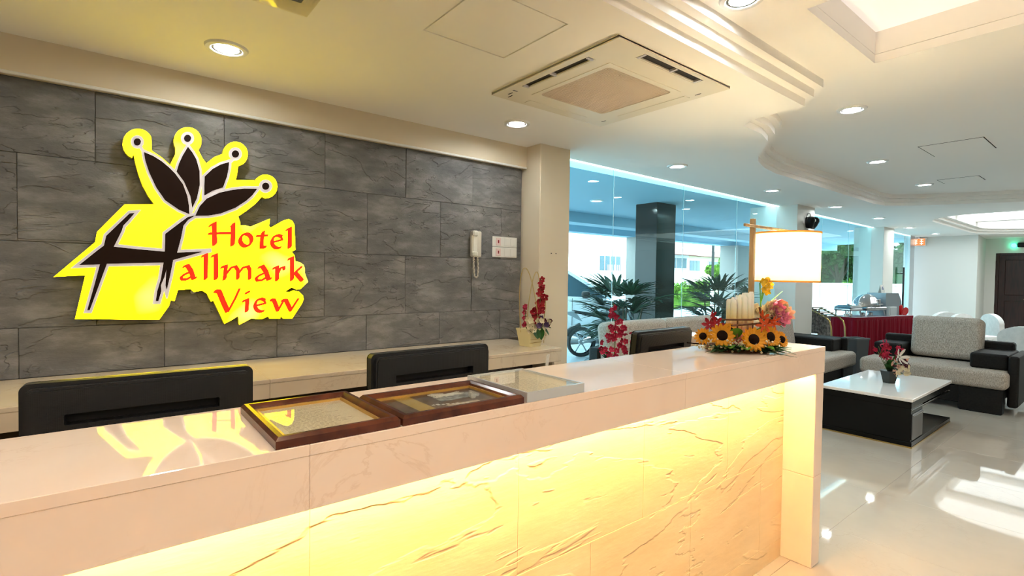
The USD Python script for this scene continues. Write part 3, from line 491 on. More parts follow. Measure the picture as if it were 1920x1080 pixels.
# back ledge
bl = thing('back_counter', 'long cream marble back ledge under the slate wall', 'ledge')
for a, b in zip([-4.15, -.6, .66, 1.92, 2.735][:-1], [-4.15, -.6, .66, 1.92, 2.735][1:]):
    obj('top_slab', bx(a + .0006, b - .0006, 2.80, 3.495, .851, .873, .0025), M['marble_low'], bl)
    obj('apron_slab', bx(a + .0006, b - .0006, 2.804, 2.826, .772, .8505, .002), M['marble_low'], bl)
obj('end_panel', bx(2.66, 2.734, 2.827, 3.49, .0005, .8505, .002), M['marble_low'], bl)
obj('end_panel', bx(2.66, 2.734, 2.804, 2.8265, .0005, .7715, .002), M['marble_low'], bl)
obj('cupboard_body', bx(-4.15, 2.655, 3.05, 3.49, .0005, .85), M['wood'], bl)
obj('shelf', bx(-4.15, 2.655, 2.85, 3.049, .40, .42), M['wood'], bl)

# monitors seen from behind
m_mon = mat('monitor_plastic', {'tc': ('texture_coordinate', {}), 'v': ('voronoi_texture', {'scale': 260.0, 'randomness': 0.0}), 'b': ('bump', {'strength': .35, 'distance': .002}),
            'p': ('principled_bsdf', {'base_color': (.010, .010, .011), 'roughness': .42})}, [('tc.object', 'v.vector'), ('v.distance', 'b.height'), ('b.normal', 'p.normal')])
def monitor(loc, rz, tilt, label, w=.49, h=.335):
    t = thing('monitor', label, 'monitor', loc, rz, group='desk monitors')
    z0 = .075
    R = trimesh.transformations.rotation_matrix(tilt, [1, 0, 0], [0, 0, z0])
    body = Polygon([(-w / 2, z0), (w / 2, z0), (w / 2, z0 + h), (-w / 2, z0 + h)]).buffer(-.018).buffer(.018)
    slot = sbox(-.16, z0 + h - .098, .155, z0 + h - .080).buffer(.004)
    back = Polygon([(-w / 2 + .01, z0 + .01), (w / 2 - .01, z0 + .01), (w / 2 - .01, z0 + h - .01), (-w / 2 + .01, z0 + h - .01)]).buffer(-.018).buffer(.018)
    def P(m): return m.apply_transform(R)
    obj('casing', P(cat([wallprism(back.difference(slot), -.030, -.012), wallprism(body.difference(slot), -.014, .012), wallprism(back.buffer(-.006).difference(slot), -.034, -.03)])), m_mon, t)
    obj('bezel', P(wallprism(body.difference(body.buffer(-.022)), .012, .020)), M['black'], t)
    obj('screen', P(wallprism(body.buffer(-.022), .012, .016)), plain('screen_' + t.GetName(), (.01, .012, .015), .1), t)
    obj('vent_slot', P(wallprism(slot, .000, .011)), M['dark'], t)
    obj('stand', cat([bx(-.04, .04, -.045, -.015, .012, z0 + .14, .006), lathe([(0, 0), (.12, 0), (.12, .008), (.10, .014), (0, .016)], 32)]), m_mon, t, smooth=40)
    return t
monitor((.088, 1.63, .741), -.035, 0.0, 'black monitor back with a long slot, the one below the sign')
monitor((.935, 1.63, .741), .03, 0.0, 'black monitor back standing behind the dark pictured frame')
monitor((2.30, 1.63, .741), .02, .10, 'tilted black monitor back in front of the grey sofa')

# leaflet stand on the desk behind the counter
t = thing('leaflet_stand', 'slim white leaflet in a clear stand behind the counter, below the flower basket', 'leaflet stand', (1.70, 1.88, .741), .25)
obj('leaflet', T(bx(-.012, .012, -.0015, .0015, .01, .295), rx=.12), M['white'], t)
obj('holder', cat([T(bx(-.03, .03, .003, .006, .005, .24), rx=.12), bx(-.03, .03, -.05, .03, 0, .005)]), m_acr, t)

# framed notices lying on the counter
m_mah = noisy('frame_mahogany', (.055, .011, .006), (.12, .028, .012), 9, .18, stretch=(2, 2, 2))
m_gold = plain('gilt_bead', (.62, .36, .09), .25, .6)
m_paper = plain('notice_paper', (.72, .61, .42), .55)
m_ink = plain('print_ink', (.40, .32, .22), .6)
m_pglass = pane_mat('picture_glass', (.98, .985, .97), (1, 1, 1), .015)
def frame(name, label, x0, x1, y0, y1, z, mould, mframe, bead, h=.022, wd=.024):
    t = thing(name, label, 'picture frame', ((x0 + x1) / 2, (y0 + y1) / 2, z))
    a, b = (x1 - x0) / 2, (y1 - y0) / 2
    prof = [(0, 0), (0, h * .7), (.25, h), (.6, h), (.85, h * .75), (1, h * .55), (1, .004)]
    cor = [(-1, -1), (1, -1), (1, 1), (-1, 1)]
    for k in range(4):
        (sx, sy), (tx, ty) = cor[k], cor[(k + 1) % 4]
        pts = []
        for u, zz in prof:
            o = u * wd
            pts += [(sx * (a - o), sy * (b - o), zz), (tx * (a - o), ty * (b - o), zz)]
        n = len(prof); f = []
        for i in range(n):
            j = (i + 1) % n
            f += [(2 * i, 2 * i + 1, 2 * j + 1), (2 * i, 2 * j + 1, 2 * j)]
        for i in range(1, n - 1): f += [(0, 2 * i, 2 * i + 2), (1, 2 * i + 3, 2 * i + 1)]
        obj('moulding', trimesh.Trimesh(np.array(pts), f, process=False), mframe, t)
    if bead:
        q = sbox(-a + wd, -b + wd, a - wd, b - wd)
        obj('gilt_bead', prism(q.difference(q.buffer(-.005)), .004, h * .52), bead, t)
    obj('backing', bx(-a + .004, a - .004, -b + .004, b - .004, .001, .004), M['wood'], t)
    return t, a - wd, b - wd
t, a, b = frame('picture_frame', 'mahogany framed paper notice with fine print, lying on the counter below the sign', .246, .498, 1.003, 1.315, TZ + .0006, None, m_mah, m_gold)
sh = obj('sheet', bx(-a, a, -b, b, .0042, .0055), m_paper, t)
def lines(x0, x1, ys, h=.0022, gap=.0035, z0=.0056, r=np.random.default_rng(3), end=.85):
    ms = []
    for y in ys:
        x = x0; stop = x0 + (x1 - x0) * r.uniform(end - .3, end)
        while x < stop:
            w = r.uniform(.004, .016); ms.append(bx(x, min(x + w, x1), y, y + h, z0, z0 + .0002)); x += w + gap
    return cat(ms)
obj('fine_print', cat([lines(-a + .035, a - .03, [b - .04, b - .05]), lines(-a + .02, a - .02, np.arange(-b + .03, b - .07, .0095))]), m_ink, t, kind='stuff')
obj('glass', bx(-a, a, -b, b, .0075, .0085), m_pglass, t)
t, a, b = frame('picture_frame', 'mahogany framed dark brown picture with golden panels, beside the paper notice', .504, .846, 1.003, 1.245, TZ + .0006, None, m_mah, m_gold)
m_pic = noisy('picture_brown', (.035, .016, .006), (.16, .075, .015), 5, .5)
obj('print', bx(-a, a, -b, b, .0042, .0052), m_pic, t)
obj('gold_panel', bx(-a + .055, -a + .098, -b + .02, b - .005, .0053, .0056), plain('print_gold', (.42, .28, .04), .5), t)
obj('photo_panel', bx(a - .16, a - .065, -b + .012, -b + .06, .0053, .0056), plain('print_tan', (.50, .40, .27), .5), t)
obj('photo_panel', bx(a - .15, a - .03, .0, .05, .0053, .0056), noisy('print_grey', (.08, .08, .07), (.4, .42, .4), 60, .5), t)
m_scr = plain('print_white', (.70, .70, .62), .5)
r2 = np.random.default_rng(11)
sc = [tube([(a - .15 + .1 * r2.random(), .035 + .05 * r2.random(), .0058) for _ in range(4)], .0011, 4) for _ in range(9)]
obj('scribble', cat(sc + [bx(-a + .104 + .012 * k, -a + .112 + .012 * k, -.025 - .004 * k, -.018 - .004 * k + .004 * (k % 2), .0056, .0058) for k in range(8)]), m_scr, t, kind='stuff')
obj('glass', bx(-a, a, -b, b, .0075, .0085), m_pglass, t)
t = thing('picture_frame', 'silver edged acrylic notice holder with fine print, lying at the end of the frames', 'picture frame', (.963, 1.142, TZ + .0006))
a, b = .107, .140
q = sbox(-a, -b, a, b)
obj('rim', prism(q.difference(q.buffer(-.006)), 0, .026), plain('silver_rim', (.66, .68, .70), .25, .5), t)
obj('base', bx(-a + .006, a - .006, -b + .006, b - .006, .0, .018), plain('frame_grey', (.5, .5, .5), .5), t)
obj('sheet', bx(-a + .007, a - .007, -b + .007, b - .007, .0181, .019), m_paper, t)
obj('fine_print', cat([lines(-a + .02, a - .02, np.arange(-b + .03, b - .05, .0095), z0=.0191), lines(-a + .02, -.05, [b - .022, b - .027, b - .032], z0=.0191, end=1.2)]), m_ink, t, kind='stuff')
obj('glass', bx(-a + .007, a - .007, -b + .007, b - .007, .0225, .024), m_pglass, t)

# ------------------------------------------------------------------ the lit sign
m_yel = mat('sign_yellow', {'g': ('geometry', {}), 'n': ('noise_texture', {'scale': 3.2, 'detail': 1.0}), 'rp': ('rgb_ramp', {'ramp': [(.0, (1.0, .74, .0)), (.6, (1.0, .76, .0)), (.85, (1.0, .80, .10))]}),
            'p': ('principled_bsdf', {'base_color': (.7, .6, .02), 'roughness': .3, 'emission_strength': SIGN_STRENGTH})}, [('g.position', 'n.vector'), ('n.fac', 'rp.fac'), ('rp.color', 'p.emission_color')])
m_red = glow('sign_red', (1.0, .02, .0), .20, (.45, .012, .0))
m_swh = glow('sign_silver', (1, .88, .9), .06, (.66, .62, .62))
m_sbr = plain('sign_brown', (.018, .007, .004), .45, spec=.12)
def polys(rs): return unary_union([Polygon(r[0], r[1:]).buffer(0) for r in rs])
sg = thing('wall_sign', 'glowing yellow hotel sign with a brown flower emblem and red lettering on the slate wall', 'sign')
yp = polys(SIGN['yellow'])
obj('return_edge', wallprism(yp.difference(yp.buffer(-.004)), 3.431, 3.480), plain('sign_return', (.42, .40, .02), .4), sg)
obj('face', wallprism(yp, 3.4295, 3.4345), m_yel, sg)
obj('back_board', wallprism(yp.buffer(-.005), 3.470, 3.478), M['white'], sg)
obj('stand_off', cat([cyl((x, 3.476, z), (x, 3.4975, z), .012) for x, z in ((.05, 1.25), (.05, 1.5), (.4, 1.3), (.8, 1.6), (.8, 1.25), (.3, 2.0), (.5, 1.9))]), M['steel'], sg)
em = obj('emblem_outline', wallprism(polys(SIGN['white']), 3.4275, 3.4293), m_swh, sg)
obj('emblem', wallprism(polys(SIGN['brown']), 3.4245, 3.4274), m_sbr, sg)
for r in SIGN['petals']: obj('emblem_petal', wallprism(Polygon(r[0]), 3.4245, 3.4274), m_sbr, sg)
for r in SIGN['dots']: obj('emblem_dot', wallprism(Polygon(r[0]), 3.4245, 3.4274), m_sbr, sg)
for L in SIGN['letters']: obj('letter', wallprism(polys(L).buffer(.0022), 3.4250, 3.4294), m_red, sg)

# intercom handset and switch plates on the slate
t = thing('intercom_phone', 'cream wall intercom handset with a looped cord beside the switch plates', 'intercom', (2.388, 3.4965, 1.675))
obj('base', bx(-.045, .055, -.030, 0, -.105, .108, .008), M['offwhite'], t)
hs = [bx(-.058, -.008, -.062, -.030, -.10, .108, .010), bx(-.058, -.008, -.075, -.03, .06, .108, .010), bx(-.058, -.008, -.075, -.03, -.105, -.06, .010)]
obj('handset', cat(hs), plain('handset_cream', (.80, .78, .68), .35), t)
cp = [(-.035, -.045, -.10), (-.035, -.045, -.135), (-.030, -.04, -.20), (-.018, -.035, -.262), (.0, -.032, -.276), (.016, -.03, -.262), (.022, -.028, -.20), (.02, -.025, -.135), (.018, -.02, -.10)]
cpi = np.array([np.interp(np.linspace(0, 8, 160), range(9), np.array(cp)[:, k]) for k in range(3)]).T
ang = np.arange(160) * 1.9
obj('cord', tube(cpi + np.stack([np.cos(ang), np.sin(ang), 0 * ang], 1) * .0055, .0035, 6), plain('cord_cream', (.74, .68, .58), .5), t, smooth=40)
for k, (z, lab) in enumerate(((1.7095, 'white switched socket plate, the upper of the two beside the intercom'), (1.6200, 'white switched socket plate, the lower of the two beside the intercom'))):
    t = thing('switch_plate', lab, 'switch plate', (2.700, 3.4965, z), group='switch plates on the slate')
    obj('plate', bx(-.134, .134, -.010, 0, -.0435, .0435, .003), M['white'], t)
    obj('rocker', bx(-.098, -.045, -.014, -.010, -.032, .032, .003), plain('rocker_pink_%d' % k, (.80, .62, .60), .35), t)
    obj('indicator', bx(-.078, -.066, -.0155, -.014, -.013, .013), plain('neon_red_%d' % k, (.30, .01, .02), .3), t)
    for x in (.02, .085): obj('rocker', bx(x - .026, x + .026, -.0125, -.010, -.032, .032, .002), M['white'], t)
# screw holes on the pier
obj('screw_hole', cat([lathe([(0, 0), (.006, 0), (.006, .001), (0, .0012)], 10).apply_transform(trimesh.transformations.rotation_matrix(PI / 2, [1, 0, 0])).apply_translation([x, 3.2694, 1.62]) for x in (3.045, 3.10)]), M['dark'], stage.GetPrimAtPath('/World/wall_pillar_1'))

# ------------------------------------------------------------------ table lamp
lp = thing('table_lamp', 'table lamp with a glowing drum shade hung from a wooden post and arm', 'lamp', (2.545, 1.255, TZ + .0006))
m_lwood = noisy('lamp_wood', (.40, .25, .11), (.58, .40, .20), 8, .4, stretch=(4, 4, .6))
obj('base', bx(-.055, .055, -.055, .055, 0, .022, .006), m_lwood, lp)
obj('post', bx(-.011, .011, -.011, .011, .022, .632, .002), m_lwood, lp)
obj('arm', bx(-.115, .37, -.020, -.010, .586, .600, .002), m_lwood, lp)
m_shade = mat('shade_linen', {'d': ('diffuse_bsdf', {'color': (.86, .83, .74)}), 't': ('translucent_bsdf', {'color': (.95, .91, .80)}), 'mx': ('mix_closure', {'fac': .6})}, [('d.BSDF', 'mx.closure1'), ('t.BSDF', 'mx.closure2')], surface='mx.closure')
SX = .365
obj('shade', lathe([(.172, .315), (.172, .584), (.1705, .584), (.1705, .315), (.172, .315)], 64, SX, 0, 0), m_shade, lp, smooth=40)
m_rim = mat('shade_rim', {'d': ('diffuse_bsdf', {'color': (.75, .50, .16)}), 't': ('translucent_bsdf', {'color': (.8, .45, .08)}), 'mx': ('mix_closure', {'fac': .5})}, [('d.BSDF', 'mx.closure1'), ('t.BSDF', 'mx.closure2')], surface='mx.closure')
for z in (.315, .575): obj('shade_rim', lathe([(.1725, z), (.1745, z), (.1745, z + .009), (.1725, z + .009), (.1725, z)], 64, SX, 0, 0), m_rim, lp, smooth=40)
obj('spider', cat([cyl((SX - .17, 0, .579), (SX + .17, 0, .579), .003, 6), cyl((SX, -.17, .579), (SX, .17, .579), .003, 6), cyl((SX, 0, .59), (SX, 0, .50), .012, 10)]), M['brass'], lp)
obj('bulb', trimesh.creation.icosphere(2, .03).apply_translation([SX, 0, .47]), glow('lamp_bulb', (1, .8, .5), 4.0), lp, smooth=True)
sl = UsdLux.SphereLight.Define(stage, str(lp.GetPath()) + '/lamp_light')
sl.CreateRadiusAttr(.035); sl.CreateIntensityAttr(LAMP_POWER * 6); sl.CreateColorAttr(Gf.Vec3f(1.0, .82, .50))
UsdGeom.Xformable(sl).AddTranslateOp().Set(Gf.Vec3d(SX, 0, .47))
# ================================================================== FLOWERS
F = {}
for n, c in dict(red=(.42, .008, .02), crimson=(.50, .012, .06), orange=(.72, .10, .02), cream=(.80, .70, .48), white=(.82, .78, .72), pink=(.72, .22, .36), peach=(.80, .48, .34), yellow=(.78, .56, .03), sun=(.80, .36, .01), purple=(.10, .05, .13), maroon=(.10, .01, .03), straw=(.62, .47, .20), brown=(.012, .005, .003), stem=(.10, .13, .03), twig=(.15, .065, .035), bright=(.14, .36, .03)).items():
    F[n] = mat('petal_' + n, {'d': ('principled_bsdf', {'base_color': c, 'roughness': .6}), 't': ('translucent_bsdf', {'color': c}), 'mx': ('mix_closure', {'fac': .25})}, [('d.BSDF', 'mx.closure1'), ('t.BSDF', 'mx.closure2')], surface='mx.closure') if n not in ('brown', 'twig') else plain('petal_' + n, c, .9, spec=.1)
R = np.random.default_rng(21)
CAMN = np.array([-.62, -.76, .15])
def facing(spread=.5):
    v = CAMN + R.normal(0, spread, 3); return v / np.linalg.norm(v)
def pot_square(w0, w1, h, wall=.006):
    a, b = w0 / 2, w1 / 2
    o = frompts([(sx * a, sy * a, 0) for sx in (-1, 1) for sy in (-1, 1)] + [(sx * b, sy * b, h) for sx in (-1, 1) for sy in (-1, 1)])
    rim = prism(sbox(-b - .002, -b - .002, b + .002, b + .002).difference(sbox(-b + wall, -b + wall, b - wall, b - wall)), h - .008, h + .004)
    return cat([o, rim])

# basket on the back ledge: cream wood pot, red orchid spikes, hoop handles
t = thing('flower_basket', 'cream square basket with red orchids and tall cane hoops on the back ledge', 'flower arrangement', (2.60, 3.02, .8735), .1)
o = obj('pot', pot_square(.115, .155, .135), plain('pot_cream', (.78, .68, .38), .55), t)
obj('slat_groove', cat([bx(-.066, .066, -.0685, -.060, z, z + .004) for z in (.03, .055)]), F['straw'], t)
def hoop(c, w, h, lean): return tube([(c[0] + w * math.cos(a) + lean * math.sin(a), c[1], c[2] + h * math.sin(a)) for a in np.linspace(0, PI, 20)], .0038, 6)
obj('hoop', T(hoop((0, 0, 0), .075, .50, -.05), -.01, -.01, .11, rz=-.55), F['straw'], t, smooth=40)
obj('hoop', T(hoop((0, 0, 0), .055, .47, .03), .035, .01, .11, rz=-.4), F['straw'], t, smooth=40)
obj('hoop', T(hoop((0, 0, 0), .03, .26, .05), .085, -.01, .11, rz=-.4), F['straw'], t, smooth=40)
spine = lambda k: np.array([.02 + .045 * k + .035 * math.sin(k * 3), -.02 - .02 * k, .18 + .33 * k])
obj('stem', tube([(0, 0, .1)] + [spine(k) for k in np.linspace(0, 1.05, 8)], .003, 6), F['stem'], t)
for k in np.linspace(0, 1.0, 15):
    obj('orchid_bloom', cat([bloom(spine(k) + R.normal(0, .014, 3), facing(.4), 5, .046 - .02 * k, .044 - .02 * k)]), F['red'], t)
s2 = lambda k: np.array([-.055 - .02 * k, -.01, .17 + .15 * k])
obj('stem', tube([(-.03, 0, .1)] + [s2(k) for k in np.linspace(0, 1.05, 5)], .0025, 6), F['stem'], t)
for k in np.linspace(0, 1, 6): obj('orchid_bloom', bloom(s2(k) + R.normal(0, .008, 3), facing(.4), 5, .020, .02), F['crimson'], t)
for k in range(18): obj('cream_bloom', bloom((R.uniform(-.11, .10), R.uniform(-.11, -.03), R.uniform(.13, .22)), facing(), 5, .026, .025), F['cream'], t)
for k in range(5): obj('cream_bloom', bloom((.075 + R.normal(0, .012), -.085, .04 + .025 * k), facing(), 5, .016, .015), F['cream'], t)
for k in range(12): obj('purple_bloom', bloom((R.uniform(-.03, .12), R.uniform(-.12, -.04), R.uniform(.15, .22)), facing(), 6, .024, .022), F['purple' if k % 3 else 'maroon'], t)
for p, q in (((-.01, -.07, .14), (-.03, -.11, .075)), ((.04, -.06, .15), (.0, -.12, .07)), ((.09, -.04, .15), (.12, -.09, .09)), ((.1, -.02, .15), (.19, -.05, .14)), ((-.05, -.05, .16), (-.07, -.09, .12))):
    obj('leaf', blade(p, q, .062, .1), M['green'], t)

# candle-like wrapped bundle in a twig cage with sunflowers round it
t = thing('sunflower_centrepiece', 'bundle of pale drinking straws caged in twigs and ringed with sunflowers on the counter', 'flower arrangement', (2.308, 1.207, TZ + .0006))
m_wrap = mat('bundle_wrap', {'tc': ('texture_coordinate', {}), 's': ('separate_xyz', {}), 'mr': ('map_range', {'from_min': .06, 'from_max': .23, 'clamp': True}), 'rp': ('rgb_ramp', {'ramp': [(0, (.72, .20, .16)), (.25, (.78, .36, .20)), (.55, (.86, .68, .34)), (.8, (.90, .85, .68)), (1, (.92, .89, .80))]}),
              'p': ('principled_bsdf', {'roughness': .5, 'subsurface_weight': .15, 'subsurface_scale': .01})}, [('tc.object', 's.vector'), ('s.z', 'mr.value'), ('mr.result', 'rp.fac'), ('rp.color', 'p.base_color')])
for k in range(22):
    th = k * 2.4; rr = .055 * math.sqrt((k + .5) / 22)
    x, y = .026 + rr * math.cos(th), -.004 + rr * math.sin(th)
    obj('straw_roll', lathe([(.013, .02), (.013, .225 + .024 * (x - y) / .08 + R.uniform(-.006, .006)), (.008, .240 + .024 * (x - y) / .08)], 10, x, y, 0), m_wrap, t, smooth=40)
obj('twig', cat([tube([(-.17, -.07, .125), (.0, -.085, .125), (.15, -.09, .13)], .0045, 6), tube([(-.12, .05, .14), (-.02, -.08, .145), (.06, -.10, .15)], .0045, 6),
    tube([(.06, -.085, .02), (.065, -.085, .17), (.06, -.08, .20)], .005, 6), tube([(-.10, -.06, .02), (-.10, -.06, .15)], .004, 6), tube([(.12, -.06, .02), (.125, -.06, .15)], .004, 6), tube([(-.02, -.09, .02), (-.02, -.09, .13)], .0035, 6)]), F['twig'], t, smooth=40)
def sunflower(c, n, r):
    c = np.asarray(c) + [0, 0, .018]
    h = bloom(c, n, 15, r, r * .36, .15, R.random(), .35); n = np.asarray(n) / np.linalg.norm(n)
    p = obj('sunflower', cat([h, bloom(np.asarray(c) + n * .004, n, 15, r * .85, r * .3, .25, R.random(), .35)]), F['sun'], t)
    M4 = trimesh.geometry.align_vectors([0, 0, 1], n); M4[:3, 3] = np.asarray(c) + n * .006
    obj('seed_head', lathe([(0, .012), (r * .25, .010), (r * .42, .002), (r * .42, -.004), (0, -.004)], 20).apply_transform(M4), F['brown'], t, smooth=40)
# camera-right direction in plan
RX = np.array([.781, -.624, 0]); NX = np.array([-.624, -.781, 0])
def at(u, v, z): return RX * u + NX * v + np.array([0, 0, z])
sunflower(at(-.105, .10, .055), NX + [0, 0, .35] - RX * .15, .056)
sunflower(at(.015, .145, .045), NX + [0, 0, .35], .056)
sunflower(at(.10, .12, .055), NX + [0, 0, .3] + RX * .35, .052)
sunflower(at(.165, .09, .040), NX + [0, 0, .4] + RX * .6, .040)
sunflower(at(-.17, .05, .045), NX + [0, 0, .4] - RX * .7, .040)
sunflower(at(-.05, .05, .075), NX + [0, 0, .7], .036)
for u, v, z in ((-.125, .03, .15), (-.11, .05, .12), (-.13, .02, .115)): obj('red_bloom', bloom(at(u, v, z), NX + R.normal(0, .3, 3), 6, .034, .02), F['red'], t)
for u, v, z in ((.10, .10, .14), (.075, .12, .125), (.13, .09, .135), (.085, .09, .155)): obj('orange_bloom', bloom(at(u, v, z), NX * .6 + R.normal(0, .4, 3), 6, .036, .016), F['orange'], t)
for p, q in (((-.04, .09, .06), (-.055, .14, .12)), ((.0, .10, .06), (.02, .13, .105)), ((.07, .08, .07), (.08, .12, .125)), ((-.02, .12, .03), (-.03, .19, .03)), ((-.08, .1, .03), (-.09, .16, .03)), ((.06, .13, .03), (.09, .18, .03))):
    obj('leaf', blade(at(*p), at(*q), .055, .1), F['bright'], t)
ms = []
for k in range(320):
    a = R.uniform(-1.9, 1.9); rr = R.uniform(.09, .19)
    ms.append(trimesh.creation.icosphere(0, R.uniform(.003, .0065)).apply_translation(at(rr * math.sin(a), rr * math.cos(a) * .8 + .02, R.uniform(.006, .06))))
obj('baby_breath', cat(ms), F['cream'], t, kind='stuff')
ms = [blade(at(R.uniform(-.15, .15), R.uniform(.0, .1), .02), at(R.uniform(-.2, .2), R.uniform(.12, .19), R.uniform(.02, .05)), .018, .08, 4) for k in range(90)]
obj('foliage', cat(ms), M['green'], t, kind='stuff')
obj('moss_bed', lathe([(0, 0), (.14, 0), (.13, .015), (.08, .025), (0, .03)], 20), F['twig'], t)
obj('dried_twig', tube([at(-.16, .06, .03), at(-.21, .05, .03), at(-.25, .07, .036)], .003, 5), F['brown'], t)

# white pot with pink blossom and a yellow orchid spray
t = thing('pink_flower_pot', 'white pot of pink and cream blossom with a tall yellow orchid, beneath the lampshade', 'flower arrangement', (2.712, 1.285, TZ + .0006), .2)
obj('pot', pot_square(.075, .085, .11), M['offwhite'], t)
cl = dict(pink=[(.07, .03, .15), (.05, .02, .19), (.09, .04, .12), (.075, .04, .13), (.06, .04, .17)], cream=[(-.03, .0, .165), (.0, .02, .15), (.115, .02, .17), (.02, .03, .175)], peach=[(.1, .01, .19), (.12, .03, .145), (.05, .03, .16), (.09, -.01, .17)])
for n, cs in cl.items():
    for u, v, z in cs:
        for _ in range(2): obj(n + '_bloom', cat([bloom(at(u, v, z) + R.normal(0, .008, 3), NX + R.normal(0, .45, 3), 7, .042, .03, .5), bloom(at(u, v + .01, z), NX + R.normal(0, .3, 3), 6, .024, .02, .8)]), F[n], t)
for u, z in ((-.01, .34), (.015, .32), (.03, .345), (.0, .305), (.02, .29), (-.02, .325), (.04, .32), (.01, .35)): obj('yellow_bloom', bloom(at(u * .8 + .012, .01, z - .025), NX + R.normal(0, .4, 3), 5, .021, .02), F['yellow'], t)
for q in ((-.02, .37), (.0, .35), (.02, .37)): obj('stem', tube([at(-.01, 0, .10), at(.0, 0, .20), at(q[0] + .012, .0, q[1] - .06)], .003, 5), F['bright'], t)
obj('grass_blade', blade(at(.0, 0, .16), at(.13, 0, .27), .012, .02), M['green'], t)
for k in range(7): obj('leaf', blade(at(R.uniform(-.02, .06), .02, .12), at(R.uniform(-.05, .12), .06, R.uniform(.08, .14)), .03, .2), M['green'], t)

# red orchid arrangement beside the sofa
st = thing('side_table', 'low black side table under the red orchid, beside the nearer sofa', 'side table', (3.02, 2.62, .0005))
obj('top', rbox(-.24, .24, -.24, .24, .61, .66, .02, 2), M['blackfab'], st)
for x in (-.20, .20):
    for y in (-.20, .20): obj('leg', bx(x - .02, x + .02, y - .02, y + .02, 0, .61), M['dark'], st)
t = thing('orchid_arrangement', 'cascade of crimson orchids on the black side table', 'flower arrangement', (3.10, 2.64, .661))
obj('vase', lathe([(0, 0), (.05, 0), (.06, .05), (.045, .09), (.04, .09), (.05, .05), (.0, .01)], 20), M['black'], t, smooth=40)
s3 = lambda k: np.array([.03 * math.sin(3 * k), -.03, .05 + .48 * k])
obj('stem', tube([s3(k) for k in np.linspace(0, 1.05, 10)], .004, 6), F['stem'], t)
for k in range(60):
    u = R.random() ** 1.6; w = .17 * (1 - u) + .02
    obj('orchid_bloom', bloom(s3(u) + RX * R.normal(0, w * .5) + NX * R.uniform(0, .05), facing(.5), 5, .025, .024), F['crimson'], t)
for u, z in ((.10, .12), (.12, .10), (.11, .07), (.10, .02), (.12, .03), (.16, .33), (.08, .33)): obj('orchid_bloom', bloom(at(u, .02, z), facing(.5), 5, .02, .02), F['crimson'], t)
for k in range(7): obj('leaf', blade(at(0, 0, .08), at(R.uniform(-.12, .12), .05, R.uniform(.04, .25)), .03, .2), M['green'], t)

# ================================================================== LOUNGE
def fabric(name, c1, c2):
    return mat(name, {'tc': ('texture_coordinate', {}), 'mp': ('mapping', {'scale': (1, 1, .35)}), 'n': ('noise_texture', {'scale': 150.0, 'detail': 3.0}), 'rp': ('rgb_ramp', {'ramp': [(.3, c1), (.5, tuple(.5 * (a + b) for a, b in zip(c1, c2))), (.7, c2)]}),
        'b': ('bump', {'strength': .5, 'distance': .004}), 'p': ('principled_bsdf', {'roughness': .85, 'specular_ior_level': .2})},
        [('tc.object', 'mp.vector'), ('mp.vector', 'n.vector'), ('n.fac', 'rp.fac'), ('rp.color', 'p.base_color'), ('n.fac', 'b.height'), ('b.normal', 'p.normal')])
M['tweed'] = fabric('grey_tweed', (.26, .23, .195), (.56, .51, .45))
def pillow(x0, x1, y0, y1, z0, z1, r, lean=0.0):
    m = rbox(x0, x1, y0, y1, z0, z1, r, 3)
    if lean: m.apply_transform(trimesh.transformations.rotation_matrix(lean, [1, 0, 0], [0, y1, z0]))
    return m
def sofa(name, label, category, loc, rz, w, cush, arm_l=True, arm_r=True, seat_l=0.0, seat_r=0.0):
    """Front faces -y; origin at the front left floor corner; w along +x."""
    t = thing(name, label, category, loc, rz)
    obj('base', rbox(.10, w - .10, .05, .86, .07, .27, .02, 2), M['blackfab'], t)
    obj('skirt_foot', bx(.04, .40, .03, .16, .0, .268, .01), M['blackfab'], t)
    obj('skirt_foot', bx(w - .40, w - .04, .03, .16, .0, .268, .01), M['blackfab'], t)
    for x in (.14, w - .14): obj('leg', bx(x - .03, x + .03, .76, .82, 0, .07), M['chrome'], t)
    obj('front_rail', bx(.40, w - .40, .10, .12, .075, .10, .004), M['chrome'], t)
    obj('seat_cushion', pillow(.0 - seat_l, w + seat_r, 0, .72, .268, .465, .055), M['tweed'], t, smooth=35)
    obj('back_frame', rbox(.05, w - .05, .80, .94, .07, .72, .03, 2), M['blackfab'], t)
    for a, b in cush: obj('back_cushion', pillow(a + .006, b - .006, .60, .80, .463, .97, .07, -.16), M['tweed'], t, smooth=35)
    for on, s in ((arm_l, 0), (arm_r, 1)):
        if on:
            a, b = (.04, .34) if s == 0 else (w - .34, w - .02)
            obj('armrest', rbox(a, b, .18 if s else .40, .90, .462, .635, .03, 2), M['blackfab'], t)
            c, d = (-.07, .02) if s == 0 else (w - .02, w + .07)
            if s: obj('armrest_side', rbox(c, d, .12, .92, .08, .635, .03, 2), M['blackfab'], t)
    return t
# single wide armchair facing the camera's side: its front looks towards -x
sofa('armchair', 'wide grey tweed armchair with black arms behind the coffee table', 'armchair', (7.42, 2.27, .0005), -PI / 2, 1.36, [(.36, 1.06)])
sofa('sofa', 'grey tweed two-cushion sofa against the glass, behind the crimson orchids', 'sofa', (3.72, 2.55, .0005), 0.0, 2.06, [(.06, 1.02), (1.02, 1.98)], arm_l=False, arm_r=False)
sofa('sofa', 'grey tweed sofa with a black armrest and chrome loop, beside the white pillar', 'sofa', (6.02, 2.44, .0005), 0.0, 1.90, [(.02, .82), (.82, 1.52)], arm_l=False, arm_r=True)

